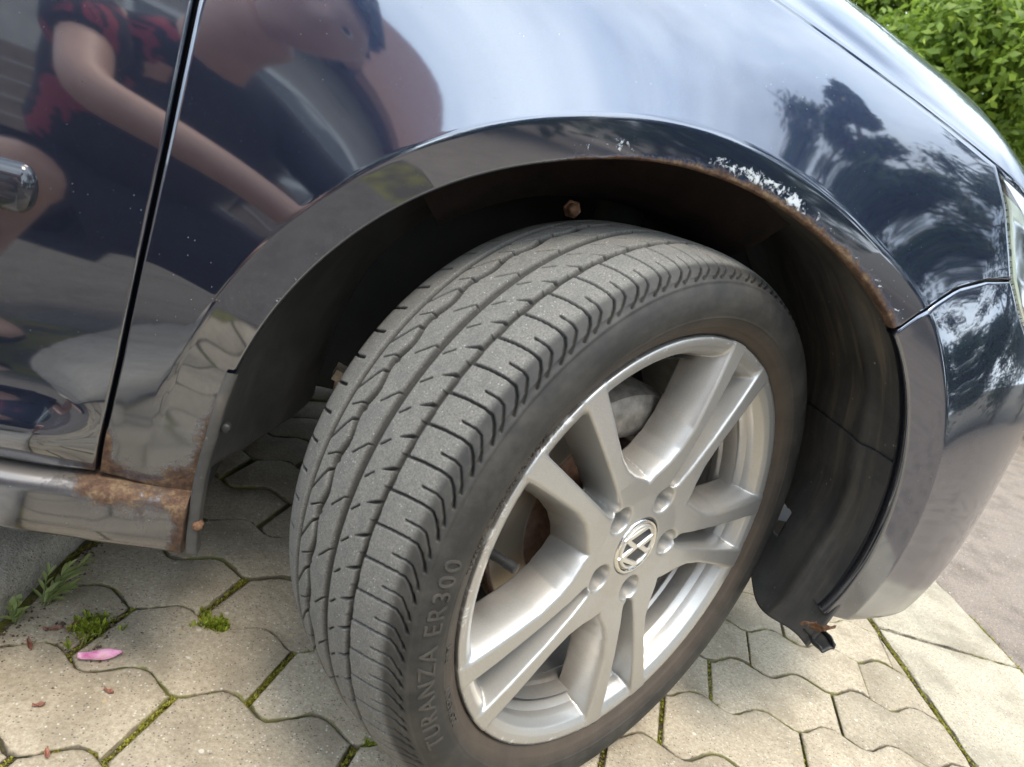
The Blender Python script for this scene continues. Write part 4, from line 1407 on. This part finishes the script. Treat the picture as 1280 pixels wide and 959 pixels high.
yard = mobj('yard', [(p[0], p[1], -.004) for p in yq] + [(p[0], p[1], -.08) for p in yq], [tuple(range(6))[::1]] + [(i, (i + 1) % 6, 6 + (i + 1) % 6, 6 + i) for i in range(6)], M_yard, smooth=False); tag(yard, kind='structure')
autosmooth(yard, 30)
bs = [((2.55, 3.35, -.03), 1.05, 2.3, 'bright green bush just beyond the bonnet, left of the headlight'),
      ((3.55, 2.85, -.03), .95, 1.9, 'yellow green bush low beside the headlight at the right edge'),
      ((3.0, 5.1, -.03), 1.4, 4.4, 'tall leafy bush at the top, right behind the bonnet edge'),
      ((3.9, 4.6, -.03), 1.4, 4.4, 'tallest bush in the middle of the top right corner'),
      ((4.7, 4.0, -.03), 1.3, 4.2, 'full tall bush at the right edge behind the yellow green one'),
      ((2.0, 5.6, -.03), 1.4, 4.4, 'tall green bush at the back, mostly hidden by the bonnet'),
      ((5.4, 3.2, -.03), 1.2, 3.6, 'tall bush farthest to the right of the row')]
for loc, w_, h_, lb in bs: bush(loc, w_, h_, int(11000 * h_), lb, G_hedge, .042)

def tree(loc, h_, w_, n, label, conifer=False):
    root = empty('tree', loc); tag(root, label, 'tree', 'tall trees mirrored in the front fender')
    mb = MB()
    mb.tube([(0, 0, -.05), (.05, .02, h_ * .35), (.0, .05, h_ * .7), (.02, 0, h_ * .97)], [h_ * .022, h_ * .017, h_ * .009, .01], 10)
    for k in range(26):
        z = h_ * (.2 + .75 * k / 26); a = k * 2.4; l_ = w_ * ((1 - (z / h_)) * .95 + .1) if conifer else w_ * math.sin(math.pi * min(1, (z / h_))) ** .7
        mb.tube([(0, 0, z), (math.cos(a) * l_ * .5, math.sin(a) * l_ * .5, z + .06 * h_ * (0 if conifer else 1)), (math.cos(a) * l_, math.sin(a) * l_, z + (-.06 if conifer else .1) * h_ * .7)], [.035, .02, .006], 6)
    mb.build('trunk', M_bark, root)
    cs = []; rs = []
    for k in range(64):
        q_ = rng.random() ** .8; z = h_ * (.14 + .84 * q_); a = rng.random() * 6.283
        prof = (1 - q_) * .95 + .06 if conifer else math.sin(math.pi * (.15 + .85 * q_)) ** .7 + .05
        l_ = w_ * prof * math.sqrt(rng.random()); s = w_ * rng.uniform(.13, .27) * (.5 + prof * .7)
        cs.append((l_ * math.cos(a), l_ * math.sin(a), z)); rs.append((s, s, s * (.55 if conifer else .8)))
    o = leaf_cloud(cs, rs, n, .075, 'crown', M_tree, root, shell=.15, elong=2.2); o['kind'] = 'stuff'
tree((5.6, -4.2, -.03), 7.3, 1.9, 16000, 'tall dark conifer mirrored right above the headlight', True)
tree((3.9, -5.6, -.03), 5.0, 1.2, 9000, 'shorter dark conifer mirrored left of the tall one', True)
tree((8.2, -2.6, -.03), 7.5, 2.6, 16000, 'broad dark tree mirrored at the front corner of the car')
tree((7.2, -7.0, -.03), 9.0, 2.4, 12000, 'broad tree mirrored behind the two conifers')
for k, (x, y, w_, h_, lb) in enumerate([(1.2, -6.2, 1.5, 2.3, 'dark garden bush mirrored in the flared arch edge'), (-.9, -6.6, 1.5, 2.2, 'dark garden bush mirrored beside the person'), (3.2, -7.6, 1.7, 2.6, 'dark garden bush mirrored below the shorter conifer'), (5.2, -6.0, 1.4, 2.0, 'dark garden bush mirrored low on the bumper')]):
    bush((x, y, -.03), w_, h_, 8000, lb, 'garden bushes mirrored in the paint', .07, M_tree)

for k, (x, y, w_, h_, lb) in enumerate([(6.6, .9, 1.2, 2.6, 'dense bush ahead of the car, leftmost of those mirrored in the bumper'), (7.0, -.8, 1.2, 2.5, 'dense bush straight ahead of the car, mirrored in the bumper'), (6.8, -2.2, 1.2, 2.3, 'dense bush ahead of the car under the broad tree'), (6.2, -3.6, 1.3, 2.2, 'dense bush at the foot of the tall conifer'), (5.9, 2.3, 1.1, 2.5, 'dense bush ahead of the car next to the round green one')]):
    bush((x, y, -.03), w_, h_, 9000, lb, 'dark bushes mirrored in the bumper', .06, M_tree)

# ------------------------------------------------------------------ house across the yard (seen in the door's reflection)
hs = empty('house', (-4.2, -7.2, -.03)); tag(hs, 'plastered house with weathered wooden boards mirrored in the door', 'house')
mb = MB(); mb.box((0, -2.5, 1.45), (6.0, 5.0, 2.9)); mb.build('wall', M_plaster, hs, False)
mb = MB(); mb.add([(-3.4, .5, 2.85), (3.4, .5, 2.85), (3.4, -2.5, 4.9), (-3.4, -2.5, 4.9), (-3.4, -5.5, 2.85), (3.4, -5.5, 2.85), (-3.4, .5, 2.75), (3.4, .5, 2.75), (3.4, -5.5, 2.75), (-3.4, -5.5, 2.75)], [(0, 1, 2, 3), (3, 2, 5, 4), (0, 6, 7, 1), (5, 8, 9, 4), (6, 9, 8, 7), (1, 7, 8, 5, 2), (0, 3, 4, 9, 6)]); mb.build('roof', M_tile, hs, False)
for x in (-1.7, 1.6):
    mb = MB()
    for dx, dz, sx, sz in ((0, .62, 1.2, .07), (0, -.62, 1.2, .07), (-.57, 0, .07, 1.2), (.57, 0, .07, 1.2), (0, 0, .05, 1.2)): mb.box((x + dx, .03, 1.6 + dz), (sx, .07, sz))
    wf = mb.build('window_frame', M_whitep, hs, False)
    mb = MB(); mb.box((x, .012, 1.6), (1.1, .02, 1.2)); mb.build('window_pane', M_win, wf, False)
fence = empty('board_fence', (-1.9, -4.6, -.02)); tag(fence, 'low fence of weathered wooden boards mirrored in the lower door', 'fence')
for k in range(7):
    mb = MB(); mb.box((rng.normal(0, .01), 0, .09 + .135 * k), (3.4, .025, .122)); mb.build('board', M_wood, fence, False)
for x in (-1.6, -.5, .6, 1.65):
    mb = MB(); mb.box((x, -.05, .5), (.09, .07, 1.05)); mb.build('post', M_wood, fence, False)

# ------------------------------------------------------------------ the person taking the picture (mirrored in door and fender)
def skin_mesh(name, nodes, edges, mat, parent, sub=2, root=0):
    """nodes: (x,y,z,r)"""
    me = bpy.data.meshes.new(name)
    me.from_pydata([n[:3] for n in nodes], edges, [])
    o = bpy.data.objects.new(name, me); col.objects.link(o)
    m_ = o.modifiers.new('skin', 'SKIN'); m_.use_smooth_shade = True; m_.branch_smoothing = .6
    for i, n in enumerate(nodes):
        rr = n[3] if hasattr(n[3], '__len__') else (n[3], n[3])
        me.skin_vertices[0].data[i].radius = rr
        me.skin_vertices[0].data[i].use_root = (i == root)
    s = o.modifiers.new('sub', 'SUBSURF'); s.levels = sub; s.render_levels = sub
    bpy.context.view_layer.update()
    dg = bpy.context.evaluated_depsgraph_get()
    m2 = bpy.data.meshes.new_from_object(o.evaluated_get(dg)); m2.name = name
    m2.polygons.foreach_set('use_smooth', np.ones(len(m2.polygons), dtype=bool))
    m2.materials.clear(); m2.materials.append(mat)
    bpy.data.objects.remove(o); bpy.data.meshes.remove(me)
    ob = bpy.data.objects.new(name, m2); col.objects.link(ob); ob.parent = parent
    return ob
person = empty('person', (0, 0, 0))
tag(person, 'crouching person in a dark T-shirt with red print, mirrored in the door and fender', 'person')
pel = (-1.06, -1.16, .40); che = (-.86, -.99, .73); nek = (-.72, -.90, .87); hed = (-.63, -.85, .935)
shR = (-.72, -1.13, .80); shL = (-.92, -.86, .80); elR = (-.56, -1.02, .47); elL = (-.84, -.66, .63); wrR = (-.335, -.80, .585); wrL = (-.535, -.628, .560)
hipR = (-.98, -1.25, .37); hipL = (-1.12, -1.04, .37); knR = (-.66, -1.12, .36); knL = (-.95, -.74, .46); anR = (-.86, -1.30, .08); anL = (-1.14, -.86, .09); toR = (-.66, -1.26, .035); toL = (-.96, -.74, .04)
N = [pel + ((.11, .09),), ((pel[0] + che[0]) / 2, (pel[1] + che[1]) / 2 - .02, .56, (.10, .08)), che + ((.10, .075),), nek + (.056,), hed + (.062,),
     shR + (.045,), elR + (.041,), wrR + (.028,), shL + (.045,), elL + (.041,), wrL + (.028,),
     hipR + (.088,), knR + (.060,), anR + (.040,), toR + (.032,), hipL + (.088,), knL + (.060,), anL + (.040,), toL + (.032,)]
Eg = [(0, 1), (1, 2), (2, 3), (3, 4), (2, 5), (5, 6), (6, 7), (2, 8), (8, 9), (9, 10), (0, 11), (11, 12), (12, 13), (13, 14), (0, 15), (15, 16), (16, 17), (17, 18)]
body_o = skin_mesh('body', N, Eg, M_skin, person)
# head: an egg with brow, nose, chin
bm = bmesh.new(); bmesh.ops.create_icosphere(bm, subdivisions=4, radius=1)
face = Vector((.42, .86, -.30)).normalized(); upv = Vector((.62, .05, .75)); upv = (upv - face * upv.dot(face)).normalized(); rgt = face.cross(upv)
Mh = Matrix((rgt, face, upv)).transposed()
hcen = Vector((-.560, -.800, .990))
for v in bm.verts:
    x, y, z = v.co
    sx = .076 * (1 - .22 * max(0, -z)); sy = .098; sz = .122
    p = Vector((x * sx, y * sy * (1 - .12 * max(0, -z)), z * sz))
    if y > 0:
        p.y += .022 * math.exp(-((x / .16) ** 2 + ((z + .12) / .17) ** 2)) + .008 * math.exp(-((z - .22) / .1) ** 2) * (abs(x) < .6) + .010 * math.exp(-((x / .3) ** 2 + ((z + .78) / .15) ** 2))
        for s in (-.36, .36): p.y -= .012 * math.exp(-(((x - s) / .16) ** 2 + ((z - .06) / .10) ** 2))
        p.y -= .004 * math.exp(-((x / .3) ** 2 + ((z + .46) / .035) ** 2))
    v.co = hcen + Mh @ p
for s in (-1, 1):
    r_ = bmesh.ops.create_icosphere(bm, subdivisions=2, radius=1)
    for v in r_['verts']:
        v.co = hcen + Mh @ Vector((s * (.076 + v.co.x * .010), v.co.y * .018 - .005, v.co.z * .030))
me = bpy.data.meshes.new('head'); bm.to_mesh(me); bm.free(); me.polygons.foreach_set('use_smooth', np.ones(len(me.polygons), dtype=bool)); me.materials.append(M_skin)
ho = bpy.data.objects.new('head', me); col.objects.link(ho); ho.parent = person
for s in (-.36, .36):
    for nm, rr, y_, mt in (('eye', .0125, .078, M_whitep), ('iris', .006, .0885, M_hair)):
        mb = MB(); bm = bmesh.new(); bmesh.ops.create_icosphere(bm, subdivisions=2, radius=rr)
        vv = [hcen + Mh @ (v.co + Vector((s * .076, y_, .008))) for v in bm.verts]; ff = [[v.index for v in f_.verts] for f_ in bm.faces]; bm.free()
        mobj(nm, vv, ff, mt, ho)
bm = bmesh.new(); bmesh.ops.create_icosphere(bm, subdivisions=4, radius=1)
kill = []
for v in bm.verts:
    x, y, z = v.co
    if (y > .05 and z < .45) or z < -.45: kill.append(v)
    jit = 1.10 + .05 * math.sin(x * 19 + z * 11) * math.sin(y * 23) + (.10 if z > .4 else 0)
    v.co = hcen + Mh @ Vector((x * .080 * jit, y * .104 * jit - .004, z * .126 * jit))
bmesh.ops.delete(bm, geom=kill, context='VERTS')
me = bpy.data.meshes.new('hair'); bm.to_mesh(me); bm.free(); me.polygons.foreach_set('use_smooth', np.ones(len(me.polygons), dtype=bool)); me.materials.append(M_hair)
hr = bpy.data.objects.new('hair', me); col.objects.link(hr); hr.parent = person
sm = hr.modifiers.new('thick', 'SOLIDIFY'); sm.thickness = .008
# clothing
def mat_shirt():
    m = NM('printed_shirt')
    xyz = m.sep()
    n1 = m.noise(16, 3, .5, dist=.8)
    t_ = m.math('ADD', m.math('MULTIPLY', xyz[0], .72), m.math('MULTIPLY', xyz[2], -.66))
    band = m.math('MULTIPLY', m.ss(t_, -1.16, -1.14), m.math('SUBTRACT', 1.0, m.ss(t_, -1.08, -1.06)))
    band2 = m.math('MULTIPLY', m.ss(t_, -1.34, -1.32), m.math('SUBTRACT', 1.0, m.ss(t_, -1.25, -1.23)))
    k = m.math('MULTIPLY', m.math('MAXIMUM', band, band2), m.ss(n1, .50, .54))
    m.setp(Base_Color=m.mix(k, (.020, .021, .030), (.30, .05, .07)), Roughness=.85)
    return m.m
sl = .014
NS_ = [(pel[0] + .02, pel[1] + .01, pel[2] + .06, (.165, .135)), N[1][:3] + ((.165, .130),), che + ((.172, .132),), (nek[0] - .035, nek[1] - .012, nek[2] - .05, .075), shR + (.078,), tuple(np.array(shR) * .42 + np.array(elR) * .58) + (.066,), shL + (.078,), tuple(np.array(shL) * .42 + np.array(elL) * .58) + (.066,)]
skin_mesh('shirt', NS_, [(0, 1), (1, 2), (2, 3), (2, 4), (4, 5), (2, 6), (6, 7)], mat_shirt(), person)
NP_ = [pel + ((.165, .14),), hipR + (.102,), tuple(np.array(hipR) * .3 + np.array(knR) * .7) + (.082,), hipL + (.102,), tuple(np.array(hipL) * .3 + np.array(knL) * .7) + (.082,)]
skin_mesh('shorts', NP_, [(0, 1), (1, 2), (0, 3), (3, 4)], M_denim, person)
for an, to in ((anR, toR), (anL, toL)):
    d = (Vector(to) - Vector(an)); d.z = 0; d.normalize()
    a = Vector(an)
    skin_mesh('shoe', [tuple(a - d * .05 - Vector((0, 0, .04))) + ((.038, .036),), tuple(a + d * .04 - Vector((0, 0, .035))) + ((.044, .040),), tuple(a + d * .15 - Vector((0, 0, .048))) + ((.042, .026),), tuple(a + d * .215 - Vector((0, 0, .052))) + ((.030, .020),)], [(0, 1), (1, 2), (2, 3)], M_denim, person)
# phone and hands
ph_c = CAM - CW * .009 - CR * .055 - CU * .025
phone = empty('smartphone', tuple(ph_c)); tag(phone, 'dark smartphone held in both hands in front of the fender, mirrored there', 'phone')
bm = bmesh.new(); bmesh.ops.create_cube(bm, size=1)
Mp = Matrix((CR, CU, -CW)).transposed()
for v in bm.verts: v.co = Mp @ Vector((v.co.x * .146, v.co.y * .071, v.co.z * .008))
bmesh.ops.bevel(bm, geom=[e for e in bm.edges], offset=.003, segments=3, affect='EDGES')
me = bpy.data.meshes.new('case'); bm.to_mesh(me); bm.free(); me.materials.append(M_dark_chrome)
po = bpy.data.objects.new('case', me); col.objects.link(po); po.parent = phone
def hand(name, wrist, palm_c, fdir, side, curl, parent):
    """palm with five bent fingers; fdir fingers' first direction, side = across the palm from index to little finger, curl = direction they bend to"""
    wv, pc = Vector(wrist), Vector(palm_c); f = Vector(fdir).normalized(); s = Vector(side).normalized(); c = Vector(curl).normalized()
    nodes = [tuple(wv) + ((.026, .020),), tuple(pc) + ((.034, .016),)]; ed = [(0, 1)]
    for k, (off, ln, r_) in enumerate(((-.030, .072, .0090), (-.010, .080, .0094), (.010, .074, .0090), (.029, .058, .0080))):
        b = pc + s * off + f * .034
        p1 = b + (f * .85 + c * .3).normalized() * ln * .44; p2 = p1 + (f * .25 + c).normalized() * ln * .32; p3 = p2 + (c - f * .45).normalized() * ln * .26
        i = len(nodes)
        nodes += [tuple(b) + (r_ * 1.12,), tuple(p1) + (r_,), tuple(p2) + (r_ * .92,), tuple(p3) + (r_ * .8,)]
        ed += [(1, i), (i, i + 1), (i + 1, i + 2), (i + 2, i + 3)]
    b = pc - s * .030 - f * .022; i = len(nodes)
    t1 = b + (-s * .75 + f * .5 + c * .35).normalized() * .036; t2 = t1 + (f * .8 - s * .15 + c * .4).normalized() * .028
    nodes += [tuple(b) + (.0125,), tuple(t1) + (.0105,), tuple(t2) + (.0085,)]; ed += [(1, i), (i, i + 1), (i + 1, i + 2)]
    return skin_mesh(name, nodes, ed, M_skin, parent, 2, 1)
lc = ph_c - CR * .070 - CU * .040 - CW * .030; rc = ph_c + CR * .078 - CU * .050 - CW * .030
hand('hand', wrL, lc, CU * .8 + CR * .4, CW * .2 - CR * .9, CW * .9 + CR * .3, person)
hand('hand', wrR, rc, CU * .8 - CR * .5, CW * .2 + CR * .9, CW * .7 - CR * .5, person)

# ------------------------------------------------------------------ weeds, moss tufts and fallen petals
def leaf_blade(V, F, T, base, dirv, ln, wd, droop, tone):
    d = Vector(dirv).normalized(); s = d.cross(Vector((0, 0, 1)))
    if s.length < .05: s = Vector((1, 0, 0))
    s.normalize(); up = s.cross(d).normalized()
    o = len(V); n = 6
    p = Vector(base)
    for i in range(n + 1):
        t = i / n
        w_ = wd * (math.sin(math.pi * min(1, t * .92 + .06)) ** .8) * (1 if t < 1 else .05)
        dd = (d - Vector((0, 0, 1)) * droop * t).normalized()
        if i: p = p + dd * ln / n
        V += [tuple(p + s * w_ + up * w_ * .35), tuple(p), tuple(p - s * w_ + up * w_ * .35)]; T += [tone, tone * .8, tone]
    for i in range(n):
        for k in (0, 1): F.append((o + i * 3 + k, o + i * 3 + k + 1, o + i * 3 + k + 4, o + i * 3 + k + 3))
def weed(loc, label, specs, name='weed'):
    root = empty(name, loc); tag(root, label, 'plant')
    for sdir, sl_, nl_, ll, lw in specs:
        d = Vector(sdir).normalized(); side = d.cross(Vector((0, 0, 1))).normalized()
        pts = [Vector((0, 0, -.012)), d * sl_ * .5 + Vector((0, 0, .004)), d * sl_]
        mb = MB(); mb.tube(pts, [.0011, .0009, .0004], 6); mb.build('stem', M_weed, root).data.attributes.new('tone', 'FLOAT', 'POINT')
        for k in range(nl_):
            t = .2 + .8 * k / max(1, nl_ - 1)
            b = d * sl_ * t; sg = 1 if k % 2 else -1
            V = []; F = []; T = []
            dv_ = d * (.75 + .5 * t) + side * sg * (.85 - .55 * t) + Vector((0, 0, rng.normal(.15, .22)))
            leaf_blade(V, F, T, b, dv_, ll * rng.uniform(.7, 1.15) * (1.1 - .35 * t), lw * rng.uniform(.8, 1.15), .5, float(rng.uniform(.15, 1)))
            mobj('leaf', V, F, M_weed, root, True, {'tone': T})
weed((-.617, .166, 0), 'tall weed with narrow green leaves growing beside the kerb stone', [
    ((.42, .80, .55), .062, 13, .024, .0021), ((.30, .75, .75), .050, 10, .022, .0020), ((.62, .35, .55), .034, 7, .026, .0032), ((-.05, .45, .95), .040, 7, .020, .0020), ((.35, .15, .7), .030, 6, .018, .0028)])
weed((-.630, .132, 0), 'low weed with small oval leaves at the kerb, left of the tall weed', [
    ((-.15, .15, .6), .022, 6, .013, .0032), ((.25, -.05, .55), .020, 5, .012, .0030), ((-.1, .45, .8), .026, 6, .013, .0030)])
def tuft(loc, rad, n, label, mat, sz, hgt=1.0):
    pts = [(loc[0] + rng.normal(0, rad), loc[1] + rng.normal(0, rad * .8), loc[2]) for _ in range(n)]
    o = clump_mesh(pts, [sz * rng.uniform(.5, 1.2) for _ in pts], 'moss_tuft', mat, None, 7, hgt)
    tag(o, label, 'moss')
tuft((-.423, .172, -.003), .0085, 150, 'bright green moss cushion in the joint below the sill end', M_mossg, .0062, 1.1)
tuft((-.222, .014, -.004), .0050, 60, 'small green moss cushion against the tyre', M_mossg, .0050)
wt = empty('weed_tuft', (0, 0, 0)); tag(wt, 'small yellow green weed tuft with dry stalks above the pink petal', 'plant')
o_ = clump_mesh([(-.552 + rng.normal(0, .010), .138 + rng.normal(0, .012), -.002) for _ in range(70)], [.007 * rng.uniform(.5, 1.3) for _ in range(70)], 'foliage', M_mossg, wt, 6, 1.3); o_['kind'] = 'stuff'
M_straw = simple('dry_grass', (.36, .27, .16), .8)
for k in range(9):
    mb = MB(); a = rng.uniform(-2.6, .3); l_ = rng.uniform(.012, .030); p = Vector((-.553 + rng.normal(0, .006), .126 + rng.normal(0, .006), .003))
    mb.tube([p, p + Vector((math.cos(a), math.sin(a), .15)) * l_ * .5, p + Vector((math.cos(a), math.sin(a), 0)) * l_], [.0007, .0007, .0004], 5)
    mb.build('dry_stalk', M_straw, wt)
def petal(loc, a, ln, wd, curl, mat, label, cat='petal', group=None, name='petal'):
    V = []; n, m = 11, 7
    for i in range(n):
        t = i / (n - 1); w_ = wd * math.sin(math.pi * (t * .93 + .05)) ** .75
        for j_ in range(m):
            s = j_ / (m - 1) * 2 - 1
            x = ln * (t - .5); y = s * w_; z = .0015 + curl * (s * s * .7 + (t - .5) ** 2 * 1.6) + .0012 * math.sin(t * 9 + s * 2)
            V.append((loc[0] + x * math.cos(a) - y * math.sin(a), loc[1] + x * math.sin(a) + y * math.cos(a), loc[2] + z))
    o = mobj(name, V, gridf(n, m), mat, None, True)
    s_ = o.modifiers.new('thick', 'SOLIDIFY'); s_.thickness = .0004
    tag(o, label, cat, group); return o
mpk = NM('pink_petal'); fx = mpk.noise(60, 5, .6); mpk.setp(Base_Color=mpk.ramp(fx, [(.3, (.62, .16, .36)), (.52, (.72, .38, .52)), (.64, (.60, .36, .20))]), Roughness=.5)
petal((-.526, .092, .001),   .32, .043, .0075, .007, mpk.m, 'pink petal lying on the paving below the small weed tuft')
M_redp = simple('red_petal', (.21, .085, .055), .6, nscale=80, namp=.5)
for k, (x, y, a, l_, lb) in enumerate([(-.588, .128, .3, .020, 'dry red petal under the tall weed'), (-.600, .100, -1.0, .020, 'dry red petal left of the small weed tuft near the kerb'), (-.5005, .046, -.3, .011, 'tiny red petal on the paver below the pink petal'), (-.556, .020, .4, .011, 'tiny red petal at the left edge of the paving'), (-.525, -.035, -1.1, .012, 'red petal in the joint at the bottom left corner'), (-.571, .136, 1.2, .018, 'upright dry red petal beside the tall weed')]):
    petal((x, y, .001), a, l_, .0021, .003, M_redp, lb)
# grit and crumbs in the corner along the kerb
M_soil = simple('soil_crumbs', (.10, .068, .048), .95, nscale=300, namp=.7)
V = []; F = []
for k in range(520):
    t = rng.uniform(-.15, .42); base = lk0 - lkn * abs(rng.normal(.0, .014)) + lkd * t
    if k % 6 == 0: base = np.array([-.555, .13]) + rng.normal(0, .022, 2)
    s = rng.uniform(.0006, .0022) * (1 if k % 9 else 1.6); b = len(V)
    c = np.array([base[0], base[1], .0006])
    V += [tuple(c + np.array(d) * s * rng.uniform(.6, 1.3)) for d in ((1, 0, 0), (0, 1, 0), (-1, 0, 0), (0, -1, 0), (0, 0, 1), (0, 0, -.6))]
    F += [(b, b + 1, b + 4), (b + 1, b + 2, b + 4), (b + 2, b + 3, b + 4), (b + 3, b, b + 4), (b + 1, b, b + 5), (b + 2, b + 1, b + 5), (b + 3, b + 2, b + 5), (b, b + 3, b + 5)]
gr = mobj('soil_crumbs', V, F, M_soil, None, False); tag(gr, kind='stuff')
